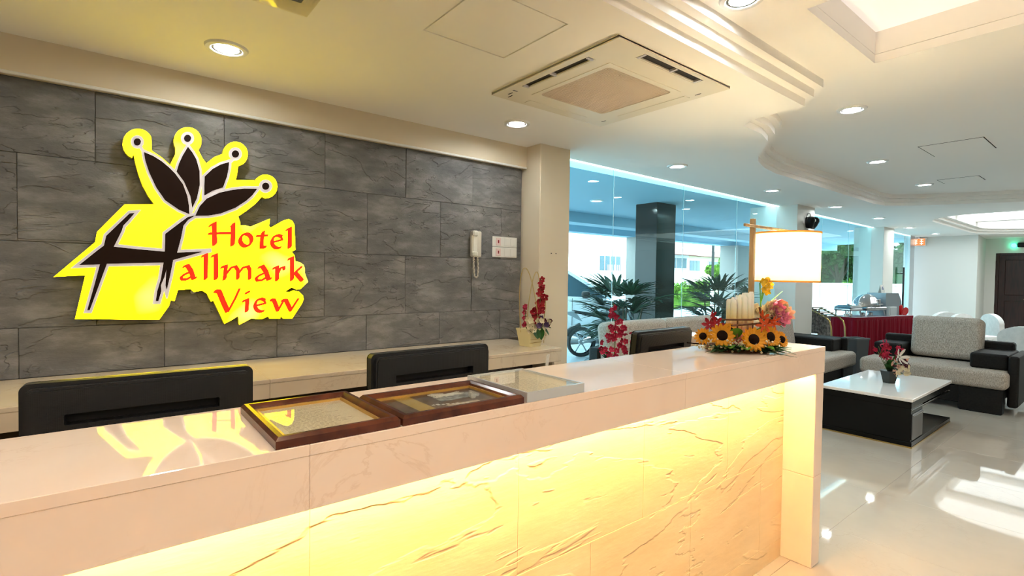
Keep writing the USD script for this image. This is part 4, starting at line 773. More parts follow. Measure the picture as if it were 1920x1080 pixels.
# coffee table
ct = thing('coffee_table', 'low black gloss coffee table with a white marble top', 'coffee table', (5.335, 1.228, .0005))
L, W = 1.36, .725
m_top = plain('white_top', (.86, .84, .82), .05)
obj('top', bx(0, L, 0, W, .392, .420, .004), m_top, ct)
obj('frieze', bx(.01, L - .01, .01, W - .01, .335, .3915, .002), M['black'], ct)
obj('cabinet', bx(.01, .36, .012, W - .012, .05, .3345, .002), M['black'], ct)
d = obj('drawer', bx(.03, .345, .004, .0115, .06, .285, .002), plain('grey_gloss', (.10, .10, .105), .2), ct)
obj('handle', bx(.04, .335, -.004, .004, .268, .274), M['chrome'], d)
obj('tray_shelf', bx(.30, L - .02, .02, W - .02, .298, .318, .003), M['black'], ct)
obj('shelf_rail', bx(.02, L - .02, .008, .016, .318, .326), M['chrome'], ct)
obj('far_support', bx(.80, .84, .12, W - .12, .05, .298), M['black'], ct)
obj('base_plate', bx(.0, L - .02, .0, W, .012, .049, .004), M['black'], ct)
obj('plinth_trim', bx(-.002, L - .018, -.002, W + .002, .0, .0118), M['brass'], ct)
t = thing('potted_arrangement', 'black pot of red sprays and a white lily on the coffee table', 'flower arrangement', (6.02, 1.58, .4211), .3)
obj('pot', frompts([(.055 * math.cos(a), .055 * math.sin(a), 0) for a in np.arange(6) * PI / 3] + [(.085 * math.cos(a), .085 * math.sin(a), .12) for a in np.arange(6) * PI / 3]), plain('pot_black', (.02, .022, .02), .3), t)
obj('lily', bloom(at(.05, .06, .26), NX + [0, 0, .3], 6, .085, .035, .45), F['white'], t)
for k in range(30):
    u = R.random(); obj('red_bloom', bloom(at(-.06 - .03 * u + R.normal(0, .03), R.uniform(-.02, .04), .24 + .17 * u), facing(.5), 5, .026, .022), F['crimson'], t)
for k in range(6): obj('red_bloom', bloom(at(.08 + R.normal(0, .02), .02, .30 + R.normal(0, .02)), facing(.5), 5, .024, .02), F['crimson'], t)
for k in range(4): obj('red_bloom', bloom(at(-.19 + R.normal(0, .012), .0, .335 + R.normal(0, .015)), facing(.5), 5, .02, .02), F['crimson'], t)
for k in range(14): obj('cream_bloom', bloom(at(R.uniform(-.02, .16), .08, R.uniform(.09, .17)), facing(.5), 6, .022, .02), F['cream'], t)
for k in range(14): obj('bronze_bloom', bloom(at(R.uniform(-.07, .16), .06, R.uniform(.11, .24)), facing(.5), 6, .028, .024), F['maroon' if k % 2 else 'peach'], t)
for k in range(20):
    u = R.uniform(-1, 1); obj('leaf', blade(at(0, 0, .12), at(.16 * u, .05, R.uniform(.14, .34) - .08 * max(u, 0)), .05, .15), M['green'], t)
for k in range(4): obj('stem', tube([at(-.01, 0, .1), at(-.06 - .03 * k, 0, .3), at(-.05 - .05 * k, 0, .36)], .003, 5), F['stem'], t)

# ================================================================== BUFFET CORNER
ang = -.225
bt = thing('buffet_table', 'buffet table with a pleated dark red skirt beside the glass', 'table', (9.88, 3.09, .0005), ang)
BL, BW, BH = 1.72, .44, .795
ol = []
for k in range(400):
    s = k / 400 * (2 * BL + 2 * BW)
    if s < BL: p, n = (s, 0), (0, -1)
    elif s < BL + BW: p, n = (BL, s - BL), (1, 0)
    elif s < 2 * BL + BW: p, n = (2 * BL + BW - s, BW), (0, 1)
    else: p, n = (0, 2 * BL + 2 * BW - s), (-1, 0)
    ol.append((p, n, s))
v, f = [], []
for (p, n, s) in ol:
    a = .016 * (math.sin(s * 46 + 1.2 * math.sin(s * 7)) + .5 * math.sin(s * 97))
    bsp = -.12 * math.sin(PI * min(max(s / BL, 0), 1)) * (1 if s < BL else 0)
    for zz, q in ((BH - .03, .25), (BH - .12, .6), (.4, .9), (.01, 1.15)):
        e = a * q + .008 - bsp * .35 * 0
        v.append((p[0] + n[0] * e, p[1] + n[1] * e, zz))
for k in range(400):
    j = (k + 1) % 400
    for i in range(3): f += [(k * 4 + i, k * 4 + i + 1, j * 4 + i + 1), (k * 4 + i, j * 4 + i + 1, j * 4 + i)]
m_skirt = plain('skirt_red', (.17, .002, .012), .6, spec=.12)
obj('skirt', trimesh.Trimesh(np.array(v), f, process=False), m_skirt, bt, smooth=True)
obj('skirt_band', prism(sbox(-.01, -.01, BL + .01, BW + .01).difference(sbox(0, 0, BL, BW)), BH - .055, BH - .004), m_skirt, bt)
obj('tabletop', bx(-.008, BL + .008, -.008, BW + .008, BH - .02, BH, .004), plain('cloth_lilac', (.50, .44, .50), .6), bt)
for x in (.06, BL - .06):
    for y in (.05, BW - .05): obj('leg', cyl((x, y, 0), (x, y, BH - .02), .02, 8), M['steel'], bt)
def onb(x, y, z=0.0):
    c, s = math.cos(ang), math.sin(ang); return (9.88 + x * c - y * s, 3.09 + x * s + y * c, .0006 + BH + z)
t = thing('chafing_dish', 'chrome roll-top chafing dish at the middle of the buffet', 'chafing dish', onb(.67, .21), ang)
dome = lathe([(0, .235), (.03, .235)] + [(.235 * math.sin(a), .235 * math.cos(a)) for a in np.linspace(.14, PI / 2, 10)] + [(.22, 0)], 32)
dome.apply_scale([1.25, .78, .92]); obj('dome_lid', dome.apply_translation([0, 0, .17]), M['chrome'], t, smooth=40)
obj('lid_band', bx(.06, .09, -.186, .186, .17, .30, .004), M['steel'], t)
obj('pan', rbox(-.30, .30, -.19, .19, .10, .17, .03, 2), M['chrome'], t)
obj('handle', tube([(-.06, -.19, .22), (-.06, -.235, .215), (.06, -.235, .215), (.06, -.19, .22)], .008, 8), M['chrome'], t, smooth=40)
for x in (-.25, .25):
    for y in (-.15, .15): obj('leg', tube([(x, y, .11), (x * 1.06, y * 1.05, .05), (x * 1.1, y * 1.08, .006)], [.012, .010, .012], 8), M['chrome'], t, smooth=40)
for x in (-.12, .12): obj('burner', lathe([(0, 0), (.045, 0), (.045, .05), (.03, .06), (0, .06)], 20, x, 0, 0), M['chrome'], t, smooth=40)
t = thing('chafing_dish', 'low flat-lidded chrome food warmer at the near end of the buffet', 'chafing dish', onb(.13, .20), ang)
obj('pan', rbox(-.17, .17, -.15, .15, .10, .155, .025, 2), M['chrome'], t)
obj('lid', frompts([(sx * .17, sy * .15, .156) for sx in (-1, 1) for sy in (-1, 1)] + [(sx * .12, sy * .10, .195) for sx in (-1, 1) for sy in (-1, 1)]), M['chrome'], t)
obj('knob', lathe([(0, .195), (.02, .195), (.024, .215), (0, .222)], 16), M['chrome'], t, smooth=40)
for x in (-.14, .14):
    for y in (-.12, .12): obj('leg', tube([(x, y, .11), (x, y, .05), (x * 1.12, y * 1.1, .006)], [.012, .010, .012], 8), M['chrome'], t, smooth=40)
for x in (-.06, .06): obj('burner', lathe([(0, 0), (.035, 0), (.035, .045), (0, .05)], 16, x, 0, 0), M['white'], t)
t = thing('drink_dispenser', 'grey box-shaped hot drink dispenser with a slanted black control panel on the buffet', 'drink dispenser', onb(1.22, .23), ang)
body = Polygon([(-.22, 0), (.20, 0), (.20, .17), (.27, .20), (.27, .26), (.17, .405), (-.22, .405)])
obj('body', wallprism(body, -.16, .16), plain('dispenser_grey', (.26, .30, .33), .35, .4), t)
obj('control_panel', T(bx(-.075, .075, -.13, .13, 0, .006, .002), .224, 0, .336, ry=.962), M['black'], t)
obj('panel_trim', T(bx(-.085, .085, -.155, .155, -.002, .003), .2235, 0, .334, ry=.962), M['chrome'], t)
obj('spout', cat([cyl((.235, 0, .20), (.235, 0, .13), .016, 12), bx(.20, .25, -.05, .05, .14, .19, .006)]), M['black'], t)
obj('drip_tray', bx(.19, .28, -.12, .12, 0, .02, .004), M['steel'], t)
t = thing('bread_box', 'small clear-fronted white box in front of the dispenser', 'box', onb(1.12, .0375), ang)
obj('body', bx(-.11, .11, -.03, .03, 0, .165, .004), plain('box_white', (.62, .66, .66), .3), t)
obj('front_panel', bx(-.095, .095, -.034, -.0305, .02, .15), plain('box_pane', (.5, .56, .58), .1), t)
t = thing('red_thermos', 'bright red jug at the far end of the buffet', 'jug', onb(1.61, .20))
m_rp = plain('red_plastic', (.55, .008, .012), .3)
obj('body', lathe([(0, 0), (.085, 0), (.085, .16), (.06, .20), (.05, .215), (0, .215)], 28), m_rp, t, smooth=40)
obj('lid', lathe([(0, .216), (.055, .216), (.055, .24), (.03, .25), (0, .25)], 24), m_rp, t, smooth=40)
obj('handle', tube([(.08, 0, .05), (.13, 0, .06), (.135, 0, .16), (.06, 0, .19)], .010, 8), m_rp, t, smooth=40)
t = thing('red_round_tray', 'small red round lid leaning on the red jug', 'tray', onb(1.60, .055))
obj('disc', lathe([(0, 0), (.072, 0), (.075, .006), (.07, .012), (0, .008)], 32).apply_transform(trimesh.transformations.euler_matrix(-1.45, 0, -.4)).apply_translation([0, 0, .073]), m_rp, t, smooth=40)
obj('rest', bx(-.03, .03, -.02, .05, 0, .004), m_rp, t)
t = thing('table_card', 'folded white card with a blue printed mark on top of the dispenser', 'card', onb(1.12, .21, .4065), ang)
obj('card', cat([T(bx(-.055, .055, -.001, .001, 0, .15), 0, -.03, 0, rx=-.2), T(bx(-.055, .055, -.001, .001, 0, .15), 0, .03, 0, rx=.2)]), M['white'], t)
obj('printed_mark', cat([T(bx(-.03, .03, -.0022, -.0012, z, z + .022), 0, -.03, 0, rx=-.2) for z in (.06,)] + [T(bx(-.012, .018, -.0022, -.0012, .085, .115), 0, -.03, 0, rx=-.2)]), plain('blue_print', (.12, .16, .34), .5), t)

# newspaper stand
ns = thing('newspaper_stand', 'brass newspaper stand with grey papers hanging from its rods, beside the buffet', 'newspaper stand', (8.98, 3.24, .0005), math.atan2(-.89, -.45))
def rail(y): return [(-.25, y, .0), (-.25, y, .90), (-.235, y, .945), (-.19, y, .955), (.16, y, .835), (.235, y, .79), (.27, y, .70), (.295, y, .35), (.30, y, .0)]
def smoothpath(p, n=60):
    p = np.array(p); s = np.r_[0, np.cumsum(np.linalg.norm(np.diff(p, axis=0), axis=1))]
    return np.array([np.interp(np.linspace(0, s[-1], n), s, p[:, k]) for k in range(3)]).T
for y in (-.125, .125): obj('side_rail', tube(smoothpath(rail(y)), .011, 8), M['brass'], ns, smooth=40)
m_rod = plain('rod_grey', (.20, .20, .16), .35)
for k in range(6):
    x = -.19 + .07 * k; z = .955 - .12 / .35 * (x + .19) + .014
    r_ = obj('newspaper_rod', bx(x - .013, x + .013, -.15, .15, z - .005, z + .007, .002), m_rod, ns)
    hgt = .42 - .03 * (k % 3)
    obj('newspaper', cat([bx(x - .010, x - .006, -.112, -.03, z - hgt, z - .006), bx(x + .002, x + .006, -.112, -.035, z - hgt + .03, z - .006)]), noisy('newsprint_%d' % k, (.07, .068, .066), (.26, .25, .24), 26, .8), r_)
obj('foot_bar', cat([cyl((-.25, -.125, .1), (-.25, .125, .1), .008), cyl((.297, -.125, .2), (.297, .125, .2), .008)]), M['brass'], ns)
t = thing('litter_bin', 'dark grey rectangular bin between the newspaper stand and the red skirt', 'bin', (8.70, 2.70, .0005), -.4)
obj('body', frompts([(sx * .09, sy * .09, 0) for sx in (-1, 1) for sy in (-1, 1)] + [(sx * .12, sy * .11, .56) for sx in (-1, 1) for sy in (-1, 1)]), plain('bin_grey', (.06, .065, .07), .5), t)
obj('rim', prism(sbox(-.126, -.116, .126, .116).difference(sbox(-.105, -.095, .105, .095)), .55, .575), plain('bin_rim', (.10, .11, .115), .4), t)

# white-covered banquet chairs
m_cov = noisy('chair_cover', (.70, .70, .68), (.78, .77, .75), 18, .8, bump=.3, bscale=50)
def cover_chair():
    t = thing('covered_chair', 'white slip-covered chair with a broad rounded back, nearest behind the armchair', 'chair', (0, 0, 0), group='white covered chairs')
    n = 26; v, f = [], []
    zs = [(0.0, .30, .26), (.44, .255, .235), (.455, .25, .23)]
    # skirted seat block
    ring = lambda a, b, z, wv: [(a * math.copysign(abs(math.cos(q)) ** .5, math.cos(q)) * (1 + wv * math.sin(9 * q)), b * math.copysign(abs(math.sin(q)) ** .5, math.sin(q)) * (1 + wv * math.sin(9 * q)), z) for q in np.arange(48) * 2 * PI / 48]
    rows = [ring(.30, .28, 0, .025), ring(.27, .25, .42, .004), ring(.255, .235, .455, 0), ring(.02, .02, .462, 0)]
    v = np.vstack(rows)
    for i in range(3):
        for j in range(48):
            k = (j + 1) % 48; f += [(i * 48 + j, i * 48 + k, (i + 1) * 48 + k), (i * 48 + j, (i + 1) * 48 + k, (i + 1) * 48 + j)]
    obj('seat_cover', trimesh.Trimesh(v, f, process=False), m_cov, t, smooth=50)
    # crown back
    prof = Polygon([(-.27, .40)] + [(-.29 + .0 * a, .62) for a in (0,)] + [(.30 * math.cos(a), .66 + .17 * math.sin(a)) for a in np.linspace(PI, 0, 18)] + [(.27, .40)])
    bk = wallprism(prof, .20, .275)
    bk.apply_transform(trimesh.transformations.rotation_matrix(-.13, [1, 0, 0], [0, .24, .4]))
    obj('back_cover', bk, m_cov, t)
    obj('pleat', cat([T(bx(-.003, .003, -.006, .006, .02, .42), x, -.255, 0, rx=.03) for x in (-.2, -.07, .07, .2)]), m_cov, t)
    return t
c0 = cover_chair()
UsdGeom.XformCommonAPI(c0)
c0.GetAttribute('xformOp:translate').Set(Gf.Vec3d(9.95, .93, .0005)); c0.GetAttribute('xformOp:rotateZ').Set(66.0)
for (x, y, a, lab) in ((12.35, 1.92, -.4, 'white slip-covered chair with its shaded back to the right of the armchair cushion'), (13.2, 1.62, .6, 'white slip-covered chair in front of the dark door'),
                       (11.55, .92, 1.9, 'white slip-covered chair cut by the right picture edge, below the dark door'), (13.1, 2.75, 2.6, 'white slip-covered chair half hidden behind the armchair cushion, by the end wall')):
    copy(c0, (x, y, .0005), a, lab)

# wall fittings
t = thing('emergency_spotlight', 'black twin-head emergency spotlight with a looped cable on the white pillar', 'spotlight', (8.43, 3.328, 2.30))
obj('bracket', bx(-.03, .03, -.03, 0, -.08, .08, .008), M['black'], t)
for x, tl in ((-.06, -.3), (.075, .5)):
    obj('head', T(lathe([(0, -.085), (.048, -.08), (.058, -.02), (.058, .05), (.04, .085), (0, .09)], 20), x, -.08, -.01, rx=.25, ry=tl), M['black'], t, smooth=40)
obj('lens', T(lathe([(0, 0), (.02, 0), (.02, .004), (0, .006)], 16), -.035, -.138, .02, rx=PI / 2), M['white'], t)
obj('cable', tube([(.06 + .085 * math.cos(a), -.012, .06 + .085 * math.sin(a)) for a in np.linspace(-1.2, 3.6, 24)], .005, 6), M['dark'], t, smooth=40)
t = thing('exit_sign', 'small glowing orange exit sign at the top of the end wall beside the door jamb', 'sign', (16.298, 3.72, 2.42))
obj('box', bx(-.06, 0, -.14, .14, -.10, .10, .006), M['white'], t)
obj('lit_face', bx(-.063, -.0605, -.125, .125, -.085, .085), glow('exit_orange', (1.0, .30, .08), .22, (.5, .1, .03)), t)
for y in (-.055, .06):
    obj('glyph', cat([bx(-.065, -.0632, y - .035, y + .035, z, z + .016) for z in (-.05, .0, .05)] + [bx(-.065, -.0632, y - .009, y + .009, -.065, .07)]), glow('exit_glyph_%d' % int(y > 0), (1, .85, .6), .5), t)
obj('bracket', bx(-.05, -.01, -.02, .02, .10, .135), M['steel'], t)
t = thing('emergency_light', 'green lit emergency light over the dark door', 'emergency light', (17.998, 2.12, 2.37))
obj('housing', bx(-.07, 0, -.20, .0, -.055, .055, .01), M['black'], t)
obj('lamp_head', trimesh.creation.icosphere(2, .05).apply_translation([-.06, .06, -.01]), glow('exit_green', (.05, 1.0, .55), 2.4, (.05, .5, .3)), t, smooth=True)
obj('bracket', bx(-.03, 0, .0, .05, -.02, .02), M['black'], t)
# ================================================================== OUTSIDE, THROUGH THE GLASS
m_pave = noisy('porch_tile', (.28, .32, .35), (.34, .38, .41), 3, .25)
obj('floor_porch', bx(-6, 18.6, 3.78, 8.3, -.30, -.15), m_pave, kind='structure', label='grey tiled porch floor outside the glass', category='floor')
obj('street', prism(Polygon([(-40, 8.31), (18.61, 8.31), (18.61, -6), (90, -6), (90, 70), (-40, 70)]), -.36, -.17), noisy('asphalt', (.30, .30, .30), (.40, .40, .40), 2, .8), kind='structure', label='pale street beyond the porch', category='street')
m_pc = plain('porch_ceiling_paint', (.38, .62, .76), .7)  # bluish cast of the daylight is put into this ceiling colour
pc = struct('ceiling_porch', 'pale porch ceiling with a downstand beam', 'ceiling')
obj('soffit', bx(-6, 18.5, 3.80, 7.9, 2.56, 2.66), m_pc, pc)
obj('beam', bx(-6, 18.5, 6.35, 6.70, 2.38, 2.56), m_pc, pc)
obj('fascia', bx(-6, 18.5, 7.60, 7.9, 2.37, 2.56), m_pc, pc)
for k, (x, y) in enumerate([(4.25, 4.9), (5.75, 5.2), (7.6, 5.45), (8.6, 6.0), (9.6, 4.6), (11.4, 5.3)]):
    copy(dl0, (x, y, 2.56), label=('porch downlight nearest the beige pier, through the first pane', 'second porch downlight from the beige pier, lower than the first', 'porch downlight just right of the top of the granite column', 'smallest porch downlight, right of the granite column', 'upper porch downlight left of the granite column', 'porch downlight above the lamp post')[k], group='porch downlights')
m_gran = plain('dark_granite', (.020, .017, .015), .12, spec=.3)
obj('pillar_granite', bx(6.50, 6.98, 4.66, 5.06, -.15, 2.56, .006), m_gran, kind='structure', label='dark polished granite column out on the porch', category='pillar')
m_ccol = plain('column_taupe', (.34, .29, .26), .6)
obj('pillar_taupe', bx(9.75, 10.25, 7.4, 7.85, -.15, 2.37, .006), m_ccol, kind='structure', label='taupe porch column behind the granite column', category='pillar')
obj('pillar_taupe', bx(14.0, 14.75, 7.3, 7.85, -.15, 2.37, .006), m_ccol, kind='structure', label='taupe porch column left of the lamp post', category='pillar')

# rhapis palms in the bed along the porch
def fan(base, d, r, n, rg):
    d = np.asarray(d, float); d /= np.linalg.norm(d)
    s = np.cross(d, [0, 0, 1]); s /= np.linalg.norm(s); out = []
    for k in range(n):
        a = (k / (n - 1) - .5) * 2.7
        v = d * math.cos(a) + s * math.sin(a) + np.array([0, 0, .12])
        out.append(blade(base, np.asarray(base) + v * r * rg.uniform(.85, 1.05), .052, .22, 5))
    return cat(out)
def palm(loc, label, hgt, seed, nf=30, spread=.55):
    rg = np.random.default_rng(seed)
    t = thing('lady_palm', label, 'palm plant', loc, group='potted palms on the porch')
    for k in range(7):
        x, y = rg.normal(0, .10, 2); obj('stem', tube([(x, y, 0), (x * 1.4, y * 1.4, hgt * .45), (x * 2, y * 2, hgt * .72)], .013, 6), M['twigbark'], t)
    for k in range(nf):
        a = rg.uniform(0, 2 * PI); z = hgt * rg.uniform(.28, .86); rr = spread * rg.uniform(.1, .5)
        b = np.array([rr * math.cos(a), rr * math.sin(a), z])
        el = (z / hgt - .45) * 2.0 + rg.normal(0, .2)
        lf = obj('leaf', fan(b, (math.cos(a), math.sin(a), el), rg.uniform(.34, .50), 9, rg), M['darkgreen'], t)
    obj('leaf_stalk', cat([tube([(0, 0, hgt * .3), (.25 * math.cos(a), .25 * math.sin(a), hgt * rg.uniform(.45, .75))], .005, 4) for a in rg.uniform(0, 6.28, 12)]), M['darkgreen'], t)
    obj('pot', lathe([(0, 0), (.18, 0), (.23, .26), (.25, .28), (.22, .28), (.2, .24), (0, .23)], 24), plain('planter_' + t.GetName(), (.20, .17, .15), .6), t, smooth=40)
M['twigbark'] = plain('palm_stem', (.10, .07, .04), .8)
palm((5.45, 4.42, -.149), 'dark green palm in front of the silver car', 1.62, 1, 52, .9)
palm((7.5, 4.25, -.149), 'dark green palm right of the granite column', 1.66, 2, 56, .74)
palm((9.25, 4.45, -.149), 'dark green palm behind the lamp post and white pillar', 1.62, 3, 34, .6)
# low variegated ground cover in front of the palms
rg = np.random.default_rng(5)
for k, (x, y) in enumerate(((6.1, 3.98), (8.35, 4.25), (8.75, 5.2))):
    t = thing('low_shrub', ('low leafy shrub at the foot of the granite column', 'low leafy shrub below the second palm', 'low leafy shrub between the second palm and the lamp post')[k], 'shrub', (x, y, -.149))
    obj('foliage', cat([blade((rg.normal(0, .10), rg.normal(0, .05), rg.uniform(.2, .8)), (rg.normal(0, .16), rg.normal(0, .08), rg.uniform(.3, .95)), .05, .3, 4) for _ in range(170)]), M['green'], t, kind='stuff')
    obj('stem', cat([tube([(rg.normal(0, .08), rg.normal(0, .05), 0), (rg.normal(0, .15), rg.normal(0, .05), .8)], .006, 5) for _ in range(9)]), M['twigbark'], t)

# silver car
m_car = plain('car_silver', (.66, .69, .71), .22, .25, coat=.6)
m_cg = plain('car_glass', (.03, .06, .075), .04)
car = thing('car', 'silver hatchback parked beyond the porch', 'car', (8.45, 9.25, -.168), math.atan2(-.72, .69))
UsdGeom.Xformable(car).AddScaleOp().Set(Gf.Vec3f(1.2, 1.15, 1.2))
st_ = [(-2.15, .40, .80, .60), (-2.05, .30, .95, .78), (-1.4, .22, 1.0, .84), (0, .20, .97, .86), (1.0, .20, .93, .85), (1.7, .24, .80, .80), (2.1, .32, .66, .68), (2.2, .42, .58, .55)]
v, f = [], []
for (x, zb, zt, hw) in st_:
    v += [(x, -hw * .92, zb), (x, -hw, (zb + zt) / 2), (x, -hw * .95, zt), (x, hw * .95, zt), (x, hw, (zb + zt) / 2), (x, hw * .92, zb)]
for i in range(len(st_) - 1):
    for j in range(6):
        k = (j + 1) % 6; f += [(i * 6 + j, (i + 1) * 6 + k, i * 6 + k), (i * 6 + j, (i + 1) * 6 + j, (i + 1) * 6 + k)]
e = (len(st_) - 1) * 6
for j in range(1, 5): f += [(0, j, j + 1), (e, e + j + 1, e + j)]
obj('body', trimesh.Trimesh(np.array(v), f, process=False), m_car, car, smooth=40)
top = [(-1.75, -.72, .97), (-1.75, .72, .97), (1.25, -.74, .92), (1.25, .74, .92), (-1.45, -.58, 1.50), (-1.45, .58, 1.50), (.25, -.60, 1.52), (.25, .60, 1.52)]
obj('greenhouse', frompts(top), m_cg, car)
obj('roof', rbox(-1.50, .32, -.62, .62, 1.485, 1.56, .035, 2), m_car, car, smooth=40)
def strut(p, q, r=.035): return cyl(p, q, r, 8)
for s in (-1, 1):
    obj('roof_pillar', cat([strut((1.27, s * .755, .92), (.27, s * .61, 1.53)), strut((-.30, s * .765, .95), (-.42, s * .61, 1.53), .03), strut((-1.75, s * .74, .97), (-1.47, s * .59, 1.52), .06)]), m_car, car)
    obj('wing_mirror', rbox(.72, .88, s * .96 - .10, s * .96 + .10, .93, 1.06, .05, 2), M['dark'], car, smooth=40)
    obj('headlamp', rbox(1.95, 2.16, s * .55 - .14, s * .55 + .14, .62, .74, .04, 2), M['chrome'], car, smooth=40)
    obj('door_seam', cat([bx(.55, .56, s * .865 - .003, s * .865 + .003, .3, .92), bx(-.45, -.44, s * .868 - .003, s * .868 + .003, .3, .95)]), M['dark'], car)
for x in (-1.35, 1.35):
    for s in (-1, 1):
        w = obj('wheel', lathe([(.16, -.09), (.28, -.10), (.315, -.07), (.315, .07), (.28, .10), (.16, .09)], 28).apply_transform(trimesh.transformations.rotation_matrix(PI / 2, [1, 0, 0])).apply_translation([x, s * .80, .315]), plain(numbered('/m', 'tyre')[3:], (.015, .015, .016), .7), car, smooth=40)
        obj('rim', cat([lathe([(0, -.06), (.17, -.06), (.17, .06), (0, .07)], 20).apply_transform(trimesh.transformations.rotation_matrix(-s * PI / 2, [1, 0, 0])).apply_translation([x, s * .81, .315])]), M['steel'], w)
# motorcycle
mb = thing('motorcycle', 'black motorcycle parked on the porch with its rear wheel towards the pier', 'motorcycle', (7.62, 6.72, -.149), math.atan2(-.5, .87))
m_mb = plain('bike_black', (.02, .025, .028), .25)
m_ty = plain('bike_tyre', (.012, .012, .013), .7)
def wheel(x, nm):
    w = obj('wheel', lathe([(.225, -.04), (.26, -.055), (.285, -.04), (.295, 0), (.285, .04), (.26, .055), (.225, .04)], 36).apply_transform(trimesh.transformations.rotation_matrix(PI / 2, [1, 0, 0])).apply_translation([x, 0, .295]), m_ty, mb, smooth=40)
    obj('spoke', cat([cyl((x, 0, .295), (x + .23 * math.cos(a), 0, .295 + .23 * math.sin(a)), .014, 6) for a in np.arange(6) * PI / 3] + [cyl((x, -.05, .295), (x, .05, .295), .05, 14)]), M['steel'], w)
wheel(-.40, 'rear'); wheel(.86, 'front')
obj('tank', rbox(.10, .50, -.13, .13, .72, .95, .09, 2), m_mb, mb, smooth=40)
obj('seat', frompts([(-.55, -.07, .86), (-.55, .07, .86), (.12, -.12, .74), (.12, .12, .74), (-.58, -.05, .92), (-.58, .05, .92), (.12, -.1, .82), (.12, .1, .82)]), m_mb, mb)
obj('tail', frompts([(-.78, -.04, .88), (-.78, .04, .88), (-.4, -.09, .70), (-.4, .09, .70), (-.55, -.06, .90), (-.55, .06, .90)]), plain('bike_tail', (.30, .34, .36), .3), mb)
obj('number_plate', frompts([(-.80, -.08, .55), (-.80, .08, .55), (-.72, -.08, .70), (-.72, .08, .70), (-.79, -.08, .55), (-.71, .08, .70)]), M['dark'], mb)
obj('mudguard', tube([(-.70, 0, .42), (-.60, 0, .56), (-.42, 0, .62)], .05, 8), m_mb, mb, smooth=40)
obj('engine', rbox(-.08, .38, -.16, .16, .24, .62, .05, 2), plain('bike_engine', (.10, .11, .12), .4, .6), mb)
obj('exhaust', tube([(.3, .14, .3), (-.1, .17, .25), (-.35, .18, .38), (-.66, .18, .50)], [.022, .03, .05, .05], 10), M['chrome'], mb, smooth=40)
obj('swing_arm', cat([cyl((-.40, y, .295), (.02, y, .40), .025, 8) for y in (-.09, .09)]), M['steel'], mb)
obj('fork', cat([cyl((.86, y, .295), (.56, y, .95), .026, 10) for y in (-.08, .08)]), M['chrome'], mb)
obj('handlebar', tube([(.46, -.36, 1.04), (.56, -.18, 1.02), (.56, .18, 1.02), (.46, .36, 1.04)], .014, 8), M['dark'], mb, smooth=40)
obj('headlight', rbox(.58, .76, -.11, .11, .78, .96, .06, 2), m_mb, mb, smooth=40)
obj('kick_stand', cyl((.05, .12, .3), (.0, .26, .0), .012), M['steel'], mb)

# houses across the street
m_w = plain('house_white', (.80, .80, .78), .8)
m_y = plain('house_yellow', (.74, .64, .42), .8)
m_roof = noisy('roof_red', (.22, .07, .05), (.34, .12, .08), 3, .7)
m_win = plain('window_grey', (.10, .13, .15), .2)
hA = thing('house', 'white two-storey house with a grilled window, beyond the silver car', 'house', (0, 0, -.17))
obj('wall', bx(8.0, 26.6, 20.0, 26, 0, 6.0), m_w, hA)
wn = obj('window', bx(18.65, 19.45, 19.93, 19.99, 2.05, 2.95), plain('frame_dark', (.05, .06, .06), .4), hA)
obj('pane', cat([bx(18.71, 19.02, 19.915, 19.928, 2.1, 2.9), bx(19.06, 19.39, 19.915, 19.928, 2.1, 2.9)]), m_win, wn)
wn = obj('window', bx(22.3, 24.3, 19.93, 19.99, 1.9, 2.9), plain('frame_pale', (.6, .64, .68), .5), hA)
obj('pane', cat([bx(22.4 + .48 * k, 22.78 + .48 * k, 19.915, 19.928, 1.98, 2.82) for k in range(4)]), m_win, wn)
obj('balcony', bx(21.2, 24.6, 19.2, 19.99, .95, 1.12), m_w, hA)
obj('grille_bar', cat([bx(22.3 + .14 * k, 22.33 + .14 * k, 19.22, 19.25, 1.12, 2.3) for k in range(16)]), plain('grille_grey', (.55, .6, .62), .5), hA)
obj('canopy', bx(16.0, 18.0, 19.1, 19.99, 2.9, 3.0), m_w, hA)
hB = thing('house', 'cream house with a red tiled roof, right of the granite column', 'house', (0, 0, -.17))
obj('wall', bx(32.6, 39, 21.5, 27, 0, 3.3), m_y, hB)
obj('roof', frompts([(32.3, 21.0, 3.25), (39.5, 21.0, 3.25), (32.3, 27.5, 3.25), (39.5, 27.5, 3.25), (33.5, 24, 4.5), (38, 24, 4.5)]), m_roof, hB)
for x in (33.9, 36.6):
    wn = obj('window', bx(x, x + 1.5, 21.42, 21.49, 2.1, 2.95), plain('frame_cream_%d' % int(x), (.6, .56, .46), .5), hB)
    obj('pane', cat([bx(x + .08 + .46 * k, x + .5 + .46 * k, 21.4, 21.419, 2.16, 2.9) for k in range(3)]), m_win, wn)
hC = thing('house', 'low white outbuilding with a small red roof, between the houses', 'house', (0, 0, -.17))
obj('wall', bx(28.3, 31.6, 20, 24, 0, 3.2), m_w, hC)
obj('roof', frompts([(27.9, 19.4, 3.15), (32.0, 19.4, 3.15), (27.9, 24.5, 3.15), (32.0, 24.5, 3.15), (29, 22, 4.3), (31, 22, 4.3)]), m_roof, hC)
wn = obj('window', bx(29.4, 31.3, 19.92, 19.99, 2.2, 3.0), plain('frame_pale2', (.6, .6, .58), .5), hC)
obj('pane', cat([bx(29.48 + .6 * k, 30.0 + .6 * k, 19.9, 19.919, 2.27, 2.94) for k in range(3)]), m_win, wn)
